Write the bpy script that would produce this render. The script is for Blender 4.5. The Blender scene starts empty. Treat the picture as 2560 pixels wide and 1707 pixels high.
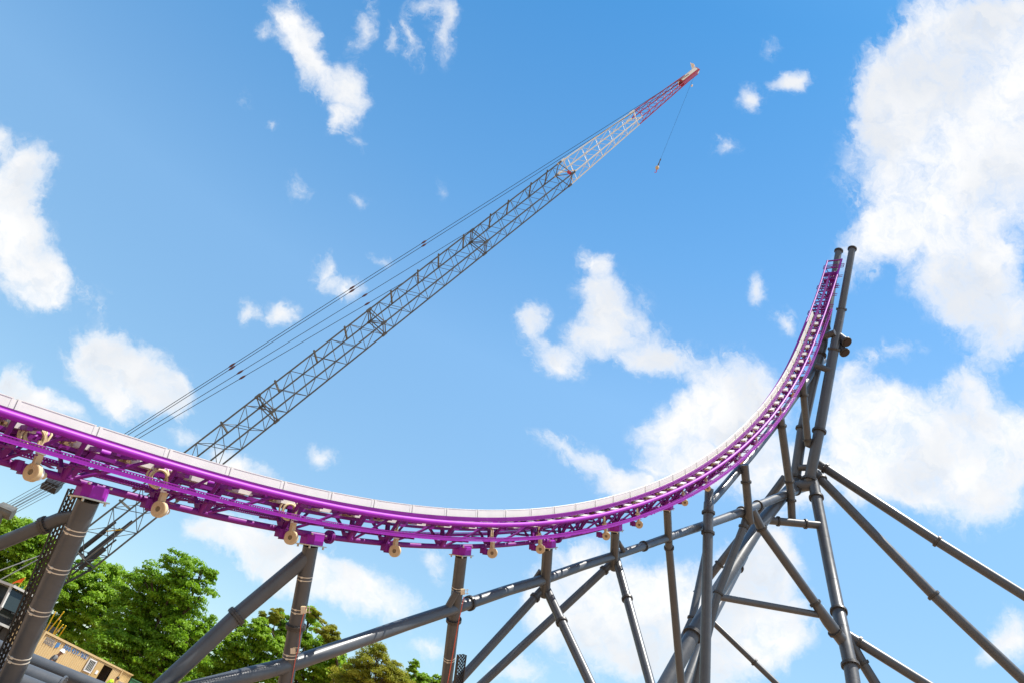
import bpy, math, random
import numpy as np
from mathutils import Vector, Matrix, Quaternion
random.seed(7); rng = np.random.RandomState(11)
scn = bpy.context.scene
COL = scn.collection
R = math.radians

# ------------------------------------------------------------------ camera
FPX = 1900.0                      # focal length in photograph pixels
ROLL, PITCH = R(22.0), R(31.9)
CAM = np.array([0, 0, 1.6])
FW = np.array([0, math.cos(PITCH), math.sin(PITCH)])
U0 = np.array([0, -math.sin(PITCH), math.cos(PITCH)])
R0 = np.array([1.0, 0, 0])
CX = math.cos(ROLL) * R0 + math.sin(ROLL) * U0
CY = -math.sin(ROLL) * R0 + math.cos(ROLL) * U0
cam = bpy.data.cameras.new("camera")
cam.sensor_width = 36.0
cam.lens = FPX / 2560 * 36
cam.clip_start = 0.1
cam.clip_end = 3000
camo = bpy.data.objects.new("camera", cam)
COL.objects.link(camo)
m3 = Matrix((CX, CY, -FW)).transposed()
camo.matrix_world = Matrix.Translation(CAM) @ m3.to_4x4()
scn.camera = camo


def P(x, y, d):
    return CAM + d * (FW + (x - 1280) / FPX * CX - (y - 853.5) / FPX * CY)


# ------------------------------------------------------------------ light
SUN_EL, SUN_AZ = R(71.5), R(96)     # azimuth clockwise from +Y
sd = Vector((math.sin(SUN_AZ) * math.cos(SUN_EL), math.cos(SUN_AZ) * math.cos(SUN_EL), math.sin(SUN_EL)))
sl = bpy.data.lights.new("sun", 'SUN')
sl.energy = 5.0
sl.angle = R(0.5)
sl.color = (1.0, 0.95, 0.87)
so = bpy.data.objects.new("sun", sl)
so.rotation_euler = (-sd).to_track_quat('-Z', 'Y').to_euler()
so.location = (0, 0, 150)
COL.objects.link(so)
scn.view_settings.view_transform = 'Standard'
scn.view_settings.look = 'None'
scn.view_settings.gamma = 1
scn.view_settings.exposure = 0.85


# ------------------------------------------------------------------ sky with clouds
def build_world():
    w = bpy.data.worlds.new("World")
    scn.world = w
    w.use_nodes = True
    nt = w.node_tree
    N, L = nt.nodes, nt.links
    N.clear()

    def node(t, **kw):
        n = N.new(t)
        for k, v in kw.items():
            setattr(n, k, v)
        return n

    def math_(op, a, b=None, c=None, clamp=False):
        n = node('ShaderNodeMath', operation=op, use_clamp=clamp)
        for i, v in enumerate((a, b, c)):
            if v is None:
                continue
            if isinstance(v, (int, float)):
                n.inputs[i].default_value = v
            else:
                L.new(v, n.inputs[i])
        return n.outputs[0]

    def ss(v, lo, hi):
        n = node('ShaderNodeMapRange', interpolation_type='SMOOTHSTEP')
        L.new(v, n.inputs[0])
        n.inputs[1].default_value = lo
        n.inputs[2].default_value = hi
        return n.outputs[0]

    out = node('ShaderNodeOutputWorld')
    bg = node('ShaderNodeBackground')
    L.new(bg.outputs[0], out.inputs[0])
    bg.inputs[1].default_value = 0.12
    sky = node('ShaderNodeTexSky', sky_type='NISHITA')
    sky.sun_disc = False
    sky.sun_elevation = SUN_EL
    sky.sun_rotation = SUN_AZ
    sky.air_density = 1.0
    sky.dust_density = 0.35
    sky.ozone_density = 1.6
    hs = node('ShaderNodeHueSaturation')
    hs.inputs['Hue'].default_value = SKY_HUE
    hs.inputs['Saturation'].default_value = SKY_SAT
    hs.inputs['Value'].default_value = SKY_VAL
    L.new(sky.outputs[0], hs.inputs['Color'])
    tc = node('ShaderNodeTexCoord')
    gen = tc.outputs['Generated']
    # the blue deepens towards the zenith
    sx = node('ShaderNodeSeparateXYZ')
    L.new(gen, sx.inputs[0])
    rp = node('ShaderNodeValToRGB')
    el = rp.color_ramp.elements
    el[0].position, el[0].color = 0.05, (.62, .62, .60, 1)
    e = el.new(0.25)
    e.color = (.86, .80, .76, 1)
    el[len(el) - 1].position, el[len(el) - 1].color = 0.50, (1.0, .985, .955, 1)
    e = el.new(0.66)
    e.color = (.67, .87, .945, 1)
    e = el.new(0.85)
    e.color = (.34, .70, .87, 1)
    L.new(sx.outputs[2], rp.inputs[0])
    skm = node('ShaderNodeMix', data_type='RGBA', blend_type='MULTIPLY')
    skm.inputs[0].default_value = 1
    L.new(hs.outputs[0], skm.inputs[6])
    L.new(rp.outputs[0], skm.inputs[7])

    def dot(v):
        n = node('ShaderNodeVectorMath', operation='DOT_PRODUCT')
        L.new(gen, n.inputs[0])
        n.inputs[1].default_value = v
        return n.outputs['Value']
    # a fixed tangent chart of the sky (world directions), in units of 1000
    df = dot(tuple(FW))
    dfc = math_('MAXIMUM', df, 0.15)
    k = FPX / 1000
    u = math_('MULTIPLY', math_('DIVIDE', dot(tuple(CX)), dfc), k)
    v = math_('MULTIPLY', math_('DIVIDE', dot(tuple(-CY)), dfc), k)
    uv = node('ShaderNodeCombineXYZ')
    L.new(u, uv.inputs[0])
    L.new(v, uv.inputs[1])

    def noise(vec, scale, detail, rough, off=(0, 0, 0), lac=2.0):
        mp = node('ShaderNodeMapping')
        mp.inputs['Location'].default_value = off
        L.new(vec, mp.inputs[0])
        n = node('ShaderNodeTexNoise', noise_dimensions='3D')
        n.inputs['Scale'].default_value = scale
        n.inputs['Detail'].default_value = detail
        n.inputs['Roughness'].default_value = rough
        n.inputs['Lacunarity'].default_value = lac
        L.new(mp.outputs[0], n.inputs['Vector'])
        return n
    wn = noise(uv.outputs[0], 5.0, 5, 0.62, (3, 1, 0))
    wsub = node('ShaderNodeVectorMath', operation='SUBTRACT')
    L.new(wn.outputs['Color'], wsub.inputs[0])
    wsub.inputs[1].default_value = (0.5, 0.5, 0.5)
    wsc = node('ShaderNodeVectorMath', operation='SCALE')
    L.new(wsub.outputs[0], wsc.inputs[0])
    wsc.inputs['Scale'].default_value = 0.15
    wad = node('ShaderNodeVectorMath', operation='ADD')
    L.new(uv.outputs[0], wad.inputs[0])
    L.new(wsc.outputs[0], wad.inputs[1])
    wn2 = noise(wad.outputs[0], 17.0, 5, 0.6, (1, 8, 0))
    ws2 = node('ShaderNodeVectorMath', operation='MULTIPLY_ADD')
    L.new(wn2.outputs['Color'], ws2.inputs[0])
    ws2.inputs[1].default_value = (.075, .075, 0)
    L.new(wad.outputs[0], ws2.inputs[2])
    acc = None
    for (x, y, rx, ry, rot, s) in CLOUDS:
        mp = node('ShaderNodeMapping', vector_type='TEXTURE')
        mp.inputs['Location'].default_value = ((x * 1.0884 - 1280) / 1000, (y * 1.0884 - 853.5) / 1000, 0)
        mp.inputs['Rotation'].default_value = (0, 0, R(rot))
        mp.inputs['Scale'].default_value = (rx * 1.36 / 1000, ry * 1.36 / 1000, 1)
        L.new(wad.outputs[0], mp.inputs[0])
        g = node('ShaderNodeTexGradient', gradient_type='SPHERICAL')
        L.new(mp.outputs[0], g.inputs[0])
        if acc is None:
            acc = math_('MULTIPLY', g.outputs['Fac'], s * 1.5)
        else:
            acc = math_('MULTIPLY_ADD', g.outputs['Fac'], s * 1.5, acc)
    acc = math_('MINIMUM', acc, 1.0)
    front = ss(df, 0.2, 0.4)
    # cloud field added in the unseen sky, thickened to neutralise the blue ambient light
    far = noise(gen, 3.2, 5, 0.6, (7, 2, 4))
    farm = math_('MULTIPLY', ss(far.outputs['Fac'], 0.36, 0.56), math_('SUBTRACT', 1.0, front))
    acc = math_('ADD', math_('MULTIPLY', acc, front), farm)
    n1 = noise(ws2.outputs[0], 8.0, 10, 0.66, (0, 5, 0))
    edge = math_('MULTIPLY_ADD', math_('SUBTRACT', n1.outputs['Fac'], 0.5), 1.35, acc)
    stm = node('ShaderNodeMapping', vector_type='TEXTURE')
    stm.inputs['Rotation'].default_value = (0, 0, R(62))
    stm.inputs['Scale'].default_value = (1.9, 1.0, 1.0)
    L.new(ws2.outputs[0], stm.inputs[0])
    n1b = noise(stm.outputs[0], 30.0, 7, 0.68, (4, 2, 0))
    edge = math_('MULTIPLY_ADD', math_('SUBTRACT', n1b.outputs['Fac'], 0.5), 0.85, edge)
    gate = ss(acc, 0.0, 0.42)
    alpha = math_('MULTIPLY', ss(edge, 0.12, 1.2), gate)
    alpha = math_('POWER', alpha, 0.85)
    veil = math_('MULTIPLY', math_('MULTIPLY', ss(acc, 0.0, 0.5), ss(n1b.outputs['Fac'], 0.44, 0.72)), 0.55)
    alpha = math_('MAXIMUM', alpha, veil)
    # cloud brightness: bright tops, cooler greyer thick parts
    n2 = noise(wad.outputs[0], 3.4, 3, 0.5, (9, 9, 0))
    # relief: parts with denser cloud between them and the sun are greyer
    n1s = noise(ws2.outputs[0], 8.0, 5, 0.6, (.014, 5 - .034, 0))
    n1l = noise(ws2.outputs[0], 8.0, 5, 0.6, (0, 5, 0))
    rel = math_('MULTIPLY', ss(math_('SUBTRACT', n1s.outputs['Fac'], n1l.outputs['Fac']), 0.0, 0.2), 0.28)
    sh = math_('MULTIPLY', math_('ADD', math_('MULTIPLY', 0.7, ss(n2.outputs['Fac'], 0.40, 0.68)), rel, clamp=True), ss(edge, 0.55, 1.1))
    cmix = node('ShaderNodeMix', data_type='RGBA')
    L.new(sh, cmix.inputs[0])
    cmix.inputs[6].default_value = CLOUD_HI
    cmix.inputs[7].default_value = CLOUD_LO
    fin = node('ShaderNodeMix', data_type='RGBA')
    L.new(math_('MULTIPLY', alpha, 0.96), fin.inputs[0])
    L.new(skm.outputs[2], fin.inputs[6])
    L.new(cmix.outputs[2], fin.inputs[7])
    L.new(fin.outputs[2], bg.inputs[0])
    w.cycles.sampling_method = 'MANUAL'
    w.cycles.sample_map_resolution = 512


SKY_HUE, SKY_SAT, SKY_VAL = 0.488, 1.12, 1.15
CLOUD_HI = (4.9, 4.86, 4.8, 1)
CLOUD_LO = (3.5, 3.68, 3.95, 1)
# sky chart: x, y, radius x, radius y, rotation, weight
CLOUDS = [
    (2240, 70, 190, 110, 0, 1), (2190, 230, 210, 150, 0, 1), (2100, 400, 165, 150, 0, 1), (2270, 430, 150, 190, 0, 1),
    (2030, 545, 130, 70, -35, .8), (2200, 620, 120, 110, 20, 1), (2290, 740, 110, 100, 30, .9), (2330, 200, 110, 200, 0, 1),
    (2060, 200, 90, 120, 10, .7), (2130, 1010, 220, 120, 0, 1), (1990, 970, 120, 90, 0, .9), (2210, 1110, 150, 110, 25, 1),
    (2080, 1080, 160, 90, 0, 1), (2330, 1010, 80, 90, 0, .9), (2240, 890, 70, 60, 20, .55), (1950, 860, 80, 50, -30, .5),
    (2060, 800, 70, 30, -20, .4), (1690, 930, 130, 110, 0, 1), (1590, 1000, 110, 90, 0, 1), (1800, 1090, 170, 90, 10, .9),
    (1500, 825, 120, 50, 8, .9), (1380, 760, 95, 50, -25, .85), (1390, 670, 60, 75, 0, .9), (1370, 590, 40, 35, 0, .8),
    (1270, 830, 65, 40, 20, .8), (1230, 740, 45, 55, 20, .75), (1470, 690, 50, 50, 0, .35), (1490, 760, 55, 35, 0, .4),
    (1300, 1030, 110, 35, 15, .6), (1400, 1095, 100, 45, 20, .55), (1520, 1090, 130, 55, -10, .6),
    (1400, 1430, 190, 120, 0, 1), (1600, 1480, 220, 120, 0, 1), (1350, 1310, 110, 80, 0, .9), (1740, 1330, 110, 100, 20, .9),
    (1790, 1450, 90, 90, 30, .8), (1530, 1370, 130, 80, 0, .9), (1250, 1400, 60, 80, 0, .5), (1780, 1240, 60, 60, 0, .6),
    (840, 1370, 130, 65, 18, .95), (740, 1320, 80, 60, 10, .85), (560, 1240, 130, 55, 22, .85), (640, 1300, 130, 50, 25, .8),
    (470, 1215, 60, 40, 20, .5), (990, 1490, 70, 40, 10, .45), (1190, 1540, 60, 35, 0, .6), (1010, 1300, 40, 40, 20, .3),
    (310, 860, 125, 80, 30, .95), (230, 830, 75, 75, 10, .8), (265, 930, 60, 35, 20, .6), (390, 910, 60, 50, 40, .8),
    (60, 600, 90, 110, -10, 1), (40, 500, 65, 60, 0, .9), (60, 400, 55, 75, 10, .85), (110, 660, 80, 60, 20, .9),
    (5, 440, 40, 80, 0, .8), (0, 330, 30, 40, 0, .6), (90, 920, 110, 40, 28, .85), (40, 870, 50, 35, 10, .6),
    (560, 1075, 90, 42, 20, .85), (735, 1055, 45, 28, 20, .55), (440, 1000, 60, 30, 10, .4), (1000, 1280, 40, 30, 0, .3),
    (680, 60, 55, 85, -30, .85), (730, 150, 48, 75, -10, .85), (800, 220, 50, 75, 15, .85), (775, 285, 30, 30, 0, .6),
    (835, 60, 28, 70, 5, .5), (950, 95, 30, 65, -20, .5), (1025, 60, 32, 85, 0, .55), (980, 10, 60, 30, 0, .5), (900, 90, 20, 40, 0, .4),
    (600, 70, 25, 25, 0, .35), (1810, 190, 55, 35, -15, .75), (1725, 235, 32, 40, 0, .6), (1760, 105, 25, 30, 20, .35),
    (1675, 340, 35, 25, -20, .4), (640, 720, 42, 32, 0, .75), (578, 715, 22, 34, 0, .6), (735, 625, 36, 45, 10, .65),
    (785, 670, 50, 28, 20, .65), (680, 420, 28, 35, -40, .4), (830, 455, 30, 25, 0, .3), (1742, 670, 32, 38, 0, .5),
    (1800, 735, 34, 36, -30, .5), (875, 600, 30, 22, 0, .35), (615, 295, 22, 14, 0, .35), (2320, 1460, 60, 70, -30, .8),
    (2275, 1500, 40, 40, 0, .5), (820, 320, 28, 18, 20, .3), (220, 700, 30, 40, 0, .35), (560, 235, 20, 25, 0, .25), (1010, 445, 15, 30, 0, .2),
]
build_world()


# ------------------------------------------------------------------ materials
def mat(name, col, rough=0.5, metal=0.0, spec=0.5, noise=0.0, nscale=3.0, bump=0.0, bscale=20.0, coat=0.0, dust=None):
    m = bpy.data.materials.new(name)
    m.use_nodes = True
    nt = m.node_tree
    b = nt.nodes['Principled BSDF']
    b.inputs['Base Color'].default_value = (*col, 1)
    b.inputs['Roughness'].default_value = rough
    b.inputs['Metallic'].default_value = metal
    b.inputs['Specular IOR Level'].default_value = spec
    b.inputs['Coat Weight'].default_value = coat
    b.inputs['Coat Roughness'].default_value = 0.12
    tc = nt.nodes.new('ShaderNodeTexCoord')
    if noise > 0:
        n = nt.nodes.new('ShaderNodeTexNoise')
        n.inputs['Scale'].default_value = nscale
        n.inputs['Detail'].default_value = 6
        n.inputs['Roughness'].default_value = 0.65
        nt.links.new(tc.outputs['Object'], n.inputs['Vector'])
        rp = nt.nodes.new('ShaderNodeValToRGB')
        e = rp.color_ramp.elements
        e[0].position, e[1].position = 0.3, 0.72
        e[0].color = (*[c * (1 - noise) for c in col], 1)
        d = dust or col
        e[1].color = (*[c * (1 - noise) + dd * noise if dust else c * (1 + noise) for c, dd in zip(col, d)], 1)
        nt.links.new(n.outputs['Fac'], rp.inputs[0])
        nt.links.new(rp.outputs[0], b.inputs['Base Color'])
        mr = nt.nodes.new('ShaderNodeMapRange')
        mr.inputs[3].default_value = max(0.05, rough - 0.08)
        mr.inputs[4].default_value = min(1, rough + 0.12)
        nt.links.new(n.outputs['Fac'], mr.inputs[0])
        nt.links.new(mr.outputs[0], b.inputs['Roughness'])
    if bump > 0:
        n = nt.nodes.new('ShaderNodeTexNoise')
        n.inputs['Scale'].default_value = bscale
        n.inputs['Detail'].default_value = 4
        nt.links.new(tc.outputs['Object'], n.inputs['Vector'])
        bp = nt.nodes.new('ShaderNodeBump')
        bp.inputs['Strength'].default_value = bump
        bp.inputs['Distance'].default_value = 0.02
        nt.links.new(n.outputs['Fac'], bp.inputs['Height'])
        nt.links.new(bp.outputs[0], b.inputs['Normal'])
    return m


def holes(m, su, sv, fu, fv, stagger=True):
    """punch rows of slots through a sheet, laid out along its own UV (metres)"""
    nt = m.node_tree
    b = nt.nodes['Principled BSDF']
    o = nt.nodes['Material Output']
    uv = nt.nodes.new('ShaderNodeUVMap')
    sp = nt.nodes.new('ShaderNodeSeparateXYZ')
    nt.links.new(uv.outputs[0], sp.inputs[0])

    def M(op, a, bb):
        n = nt.nodes.new('ShaderNodeMath')
        n.operation = op
        for i, v in enumerate((a, bb)):
            if v is None:
                continue
            if isinstance(v, (int, float)):
                n.inputs[i].default_value = v
            else:
                nt.links.new(v, n.inputs[i])
        return n.outputs[0]
    vv = M('DIVIDE', sp.outputs[1], sv)
    uu = M('DIVIDE', sp.outputs[0], su)
    if stagger:
        uu = M('ADD', uu, M('MULTIPLY', M('MODULO', M('FLOOR', vv, None), 2.0), 0.5))
    hu = M('LESS_THAN', M('ABSOLUTE', M('SUBTRACT', M('FRACT', uu, None), 0.5), None), fu / 2)
    hv = M('LESS_THAN', M('ABSOLUTE', M('SUBTRACT', M('FRACT', vv, None), 0.5), None), fv / 2)
    h = M('MULTIPLY', hu, hv)
    tr = nt.nodes.new('ShaderNodeBsdfTransparent')
    mx = nt.nodes.new('ShaderNodeMixShader')
    nt.links.new(h, mx.inputs[0])
    nt.links.new(b.outputs[0], mx.inputs[1])
    nt.links.new(tr.outputs[0], mx.inputs[2])
    nt.links.new(mx.outputs[0], o.inputs[0])
    return m


M = {}
M['grey'] = mat('grey_steel_paint', (.068, .076, .089), .37, 0, .5, .20, 1.3, dust=(.125, .115, .10), coat=.05)
M['flange'] = mat('flange_steel', (.06, .058, .058), .42, .3, .5, .25, 8)
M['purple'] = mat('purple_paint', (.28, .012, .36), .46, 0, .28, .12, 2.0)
M['purple_shaded'] = mat('purple_paint_shaded', (.17, .006, .20), .46, 0, .28, .12, 2.0, dust=(.25, .03, .24))  # darker copy of the rail purple, shade on spine and truss put into colour
M['tray'] = holes(mat('purple_perforated_sheet', (.23, .009, .28), .45, 0, .3, .1, 2.0), .10, .085, .42, .30)
M['white'] = mat('white_cover_panel', (.73, .715, .66), .42, 0, .4, .05, 1.5)
M['stator'] = mat('stator_casing', (.66, .64, .59), .45, 0, .4, .06, 3)
M['coil'] = mat('copper_connectors', (.35, .24, .12), .4, .6, .5, .6, 30)
M['cream'] = mat('cream_moulded_plastic', (.56, .435, .26), .5, 0, .4, .10, 4)
M['cream_dark'] = mat('cream_hollow', (.20, .15, .09), .6, 0, .3, .1, 4)
M['white_plastic'] = mat('white_plastic', (.72, .72, .72), .45, 0, .4, .05, 4)
M['hose'] = mat('ribbed_hose', (.52, .41, .23), .45, 0, .4, .1, 4)
M['zinc'] = mat('galvanised_strap', (.68, .62, .52), .45, .1, .5, .15, 12)
M['bolt'] = mat('bolt_steel', (.50, .47, .40), .35, .7, .5, .3, 20)
M['black'] = mat('black_steel', (.018, .018, .02), .4, 0, .5, .2, 4)
M['blacktray'] = holes(mat('black_perforated_sheet', (.02, .02, .022), .4, 0, .5, .1, 3), .17, .085, .55, .30)
M['crane_dark'] = mat('crane_lattice_paint', (.085, .09, .088), .45, 0, .5, .25, 1.2, dust=(.28, .23, .14))
M['crane_cream'] = mat('crane_cream_paint', (.80, .76, .66), .45, 0, .4, .1, 2)
M['crane_red'] = mat('crane_red_paint', (.42, .022, .045), .4, 0, .5, .12, 2)
M['crane_base'] = mat('crane_base_paint', (.03, .031, .032), .45, 0, .5, .25, 1.2)
M['cab'] = mat('cab_paint', (.50, .49, .46), .4, 0, .5, .15, 3)
M['link'] = mat('rusty_link', (.10, .035, .035), .5, .2, .5, .2, 8)
M['wire'] = mat('wire_rope', (.03, .032, .036), .5, .5, .5)
M['glass'] = mat('cab_glass', (.025, .035, .035), .16, 0, .35)
M['tan'] = mat('tan_container_paint', (.58, .42, .205), .45, 0, .4, .08, 1.2, dust=(.5, .40, .25))
M['tan2'] = mat('tan_door_paint', (.47, .32, .13), .5, 0, .4, .08, 2)
M['green_box'] = mat('green_container_paint', (.02, .13, .05), .5, 0, .4, .1, 2)
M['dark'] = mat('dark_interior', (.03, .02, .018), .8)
M['blue_letter'] = mat('blue_lettering', (.04, .16, .38), .5)
M['grey_letter'] = mat('grey_lettering', (.22, .22, .23), .5)
M['yellow'] = mat('yellow_pole_paint', (.75, .50, .01), .45, 0, .4, .1, 5)
M['orange_cloth'] = mat('orange_flag_cloth', (.85, .13, .015), .8)
M['green_cloth'] = mat('green_flag_cloth', (.01, .25, .12), .8)
M['white_cloth'] = mat('white_flag_cloth', (.75, .72, .70), .8)
M['rope'] = mat('orange_red_rope', (.55, .09, .05), .6)
M['skin'] = mat('skin', (.30, .15, .09), .55)
M['shirt'] = mat('grey_shirt_cloth', (.13, .135, .14), .85)
M['trouser'] = mat('dark_trouser_cloth', (.03, .03, .04), .85)
M['hivis'] = mat('hivis_cloth', (.45, .70, .02), .8)
M['hat'] = mat('white_hard_hat', (.8, .8, .8), .3)
M['hair'] = mat('dark_hair', (.02, .015, .01), .6)
M['red_part'] = mat('red_marker_paint', (.5, .02, .05), .5)


def leafmat(name, c1, c2):
    m = bpy.data.materials.new(name)
    m.use_nodes = True
    nt = m.node_tree
    b = nt.nodes['Principled BSDF']
    o = nt.nodes['Material Output']
    at = nt.nodes.new('ShaderNodeAttribute')
    at.attribute_name = 'tint'
    mx = nt.nodes.new('ShaderNodeMix')
    mx.data_type = 'RGBA'
    mx.inputs[6].default_value = (*c1, 1)
    mx.inputs[7].default_value = (*c2, 1)
    nt.links.new(at.outputs['Fac'], mx.inputs[0])
    nt.links.new(mx.outputs[2], b.inputs['Base Color'])
    b.inputs['Roughness'].default_value = .5
    b.inputs['Specular IOR Level'].default_value = .35
    tl = nt.nodes.new('ShaderNodeBsdfTranslucent')
    nt.links.new(mx.outputs[2], tl.inputs[0])
    ms = nt.nodes.new('ShaderNodeMixShader')
    ms.inputs[0].default_value = .5
    nt.links.new(b.outputs[0], ms.inputs[1])
    nt.links.new(tl.outputs[0], ms.inputs[2])
    nt.links.new(ms.outputs[0], o.inputs[0])
    return m


M['leaf'] = leafmat('broad_leaves', (.11, .24, .010), (.26, .45, .02))
M['leaf_pale'] = leafmat('pale_broad_leaves', (.15, .29, .014), (.32, .50, .03))
M['leaf_pine'] = leafmat('pine_needles', (.19, .24, .018), (.42, .40, .04))
M['bark'] = mat('bark', (.075, .055, .04), .85, 0, .3, .3, 6, .5, 15)


# ------------------------------------------------------------------ mesh builder
def nrm(v):
    v = np.asarray(v, float)
    return v / (np.linalg.norm(v) + 1e-12)


def frame(t, ref=None):
    t = nrm(t)
    r = np.array([0, 0, 1.0]) if ref is None else np.asarray(ref, float)
    if abs(np.dot(r, t)) > .98:
        r = np.array([1.0, .1, 0])
    a = nrm(np.cross(t, r))
    return a, np.cross(a, t)


class MB:
    def __init__(s):
        s.v, s.f, s.sm, s.uv = [], [], [], []

    def add(s, vs, fs, smooth=False, uvs=None):
        o = len(s.v)
        s.v.extend([tuple(map(float, q)) for q in vs])
        for i, f in enumerate(fs):
            s.f.append([o + k for k in f])
            s.sm.append(smooth if isinstance(smooth, bool) else smooth[i])
            s.uv.append(uvs[i] if uvs else [(0, 0)] * len(f))
        return s

    def tube(s, pts, rad, n=10, caps=True):
        pts = [np.asarray(p, float) for p in pts]
        k = len(pts)
        rad = [rad] * k if isinstance(rad, (int, float)) else rad
        vs = []
        a = None
        for i in range(k):
            t = nrm(pts[min(i + 1, k - 1)] - pts[max(i - 1, 0)])
            if a is None:
                a, _ = frame(t)
            a = nrm(a - t * np.dot(a, t))
            b = np.cross(t, a)
            for j in range(n):
                th = 2 * math.pi * j / n
                vs.append(pts[i] + rad[i] * (math.cos(th) * a + math.sin(th) * b))
        fs = [[i * n + j, i * n + (j + 1) % n, (i + 1) * n + (j + 1) % n, (i + 1) * n + j] for i in range(k - 1) for j in range(n)]
        s.add(vs, fs, True)
        if caps:
            s.add(vs[:n], [list(range(n))[::-1]])
            s.add(vs[-n:], [list(range(n))])
        return s

    def box(s, c, ax, ay, az, bev=0.0):
        """ax, ay, az are half-extent vectors"""
        c, ax, ay, az = [np.asarray(q, float) for q in (c, ax, ay, az)]
        vs = [c + i * ax + j * ay + k * az for k in (-1, 1) for j in (-1, 1) for i in (-1, 1)]
        fs = [[0, 2, 3, 1], [4, 5, 7, 6], [0, 1, 5, 4], [2, 6, 7, 3], [0, 4, 6, 2], [1, 3, 7, 5]]
        if np.dot(np.cross(ax, ay), az) < 0:
            fs = [f[::-1] for f in fs]
        return s.add(vs, fs)

    def bar(s, p, q, w, h, ref=None):
        p, q = np.asarray(p, float), np.asarray(q, float)
        a, b = frame(q - p, ref)
        return s.box((p + q) / 2, (q - p) / 2, a * w / 2, b * h / 2)

    def ring(s, c, ax, r, th, n=20):
        ax = nrm(ax)
        c = np.asarray(c, float)
        return s.tube([c - ax * th / 2, c + ax * th / 2], r, n)

    def lathe(s, c, ax, prof, n=24):
        """profile = [(along axis, radius)]"""
        ax = nrm(ax)
        a, b = frame(ax)
        vs = []
        for (h, r) in prof:
            for j in range(n):
                th = 2 * math.pi * j / n
                vs.append(np.asarray(c) + ax * h + r * (math.cos(th) * a + math.sin(th) * b))
        k = len(prof)
        for i in range(k - 1):
            fs = [[j, (j + 1) % n, n + (j + 1) % n, n + j] for j in range(n)]
            s.add(vs[i * n:(i + 2) * n], fs, True)
        return s

    def build(s, name, m, parent=None, origin=None):
        o = np.array(origin if origin is not None else (root_of(parent) if parent else (0, 0, 0)), float)
        me = bpy.data.meshes.new(name)
        va = np.array(s.v) - o
        me.from_pydata(va.tolist(), [], s.f)
        me.polygons.foreach_set('use_smooth', s.sm)
        ul = me.uv_layers.new(name='UVMap')
        flat = [c for f in s.uv for q in f for c in q]
        ul.data.foreach_set('uv', flat)
        me.materials.append(m)
        me.update()
        ob = bpy.data.objects.new(name, me)
        COL.objects.link(ob)
        if parent:
            ob.parent = parent
        else:
            ob.location = o
        return ob


ROOTLOC = {}


def root_of(o):
    while o.parent:
        o = o.parent
    return np.array(o.location)


def thing(name, label, cat, loc, group=None):
    o = bpy.data.objects.new(name, None)
    o.empty_display_size = .3
    COL.objects.link(o)
    o.location = tuple(map(float, loc))
    o['label'] = label
    o['category'] = cat
    o['kind'] = 'thing'
    if group:
        o['group'] = group
    return o


def tag(o, label, cat, group=None):
    o['label'] = label
    o['category'] = cat
    o['kind'] = 'thing'
    if group:
        o['group'] = group
    return o


# ------------------------------------------------------------------ ground
PERS = P(145, 1660, 35.5)


def ground_h(x, y):
    d = math.hypot(x - PERS[0], y - PERS[1])
    return 0.62 * math.exp(-(d / 1.6) ** 4) + .05 * math.sin(x * .21) * math.sin(y * .17)


def build_ground():
    g = MB()
    xs = np.concatenate([[-1500, -600, -250, -120, -70], np.linspace(-45, 45, 91), [60, 90, 150, 300, 700, 1500]])
    ys = np.concatenate([[-1500, -600, -200, -80, -40, -20], np.linspace(-8, 92, 101), [110, 140, 200, 400, 800, 1500]])
    vs = [(x, y, ground_h(x, y)) for y in ys for x in xs]
    n = len(xs)
    fs = [[j * n + i, j * n + i + 1, (j + 1) * n + i + 1, (j + 1) * n + i] for j in range(len(ys) - 1) for i in range(n - 1)]
    g.add(vs, fs, True)
    m = mat('red_clay_ground', (.31, .20, .12), .95, 0, .2, .25, .35, .4, 6, dust=(.40, .28, .19))
    o = g.build('ground', m)
    o['kind'] = 'structure'


build_ground()

# ------------------------------------------------------------------ the roller coaster track
GA, GB, GC = .04718, -1.8459e-5, 1.24e-6
LV = np.array([-.73725186, .67561801, 0])        # sideways axis of the track, pointing away from the camera
HV = np.array([.67561801, .73725186, 0])
LAT0 = 23.31
HALF = .97                                        # half the gauge


def T(x, y, k=1.0):
    """point on the vertical plane of the near rail (k scales the plane's distance)"""
    return P(x, y, k / (GA + GB * x + GC * y))


KC = (LAT0 + HALF) / LAT0
RAILPX = [(-520, 860), (-400, 897), (-300, 929), (-150, 978), (0, 1027), (151, 1078), (287, 1125), (411, 1165), (520, 1198), (622, 1226), (721, 1251), (808, 1270),
          (903, 1288), (1030, 1304), (1131, 1313), (1234, 1317), (1310, 1316), (1401, 1308.5), (1504, 1290), (1580, 1270),
          (1657, 1243), (1734, 1207), (1790, 1173), (1836, 1138), (1866, 1112), (1923, 1054), (1971, 989), (2014, 913), (2039, 848),
          (2061, 788), (2084, 722), (2104.5, 648)]
_w = np.array([T(*q) for q in RAILPX])
_h, _z = _w @ HV, _w[:, 2]
_s = np.concatenate([[0], np.cumsum(np.hypot(np.diff(_h), np.diff(_z)))])
_sd = np.arange(0, _s[-1], .1)
_hd, _zd = np.interp(_sd, _s, _h), np.interp(_sd, _s, _z)
for _ in range(3):                                # smooth the curve
    for arr in (_hd, _zd):
        k = 45
        pad = np.concatenate([2 * arr[0] - arr[k:0:-1], arr, 2 * arr[-1] - arr[-2:-k - 2:-1]])
        arr[:] = np.convolve(pad, np.ones(2 * k + 1) / (2 * k + 1), 'valid')
STOT = _sd[-1]


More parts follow.
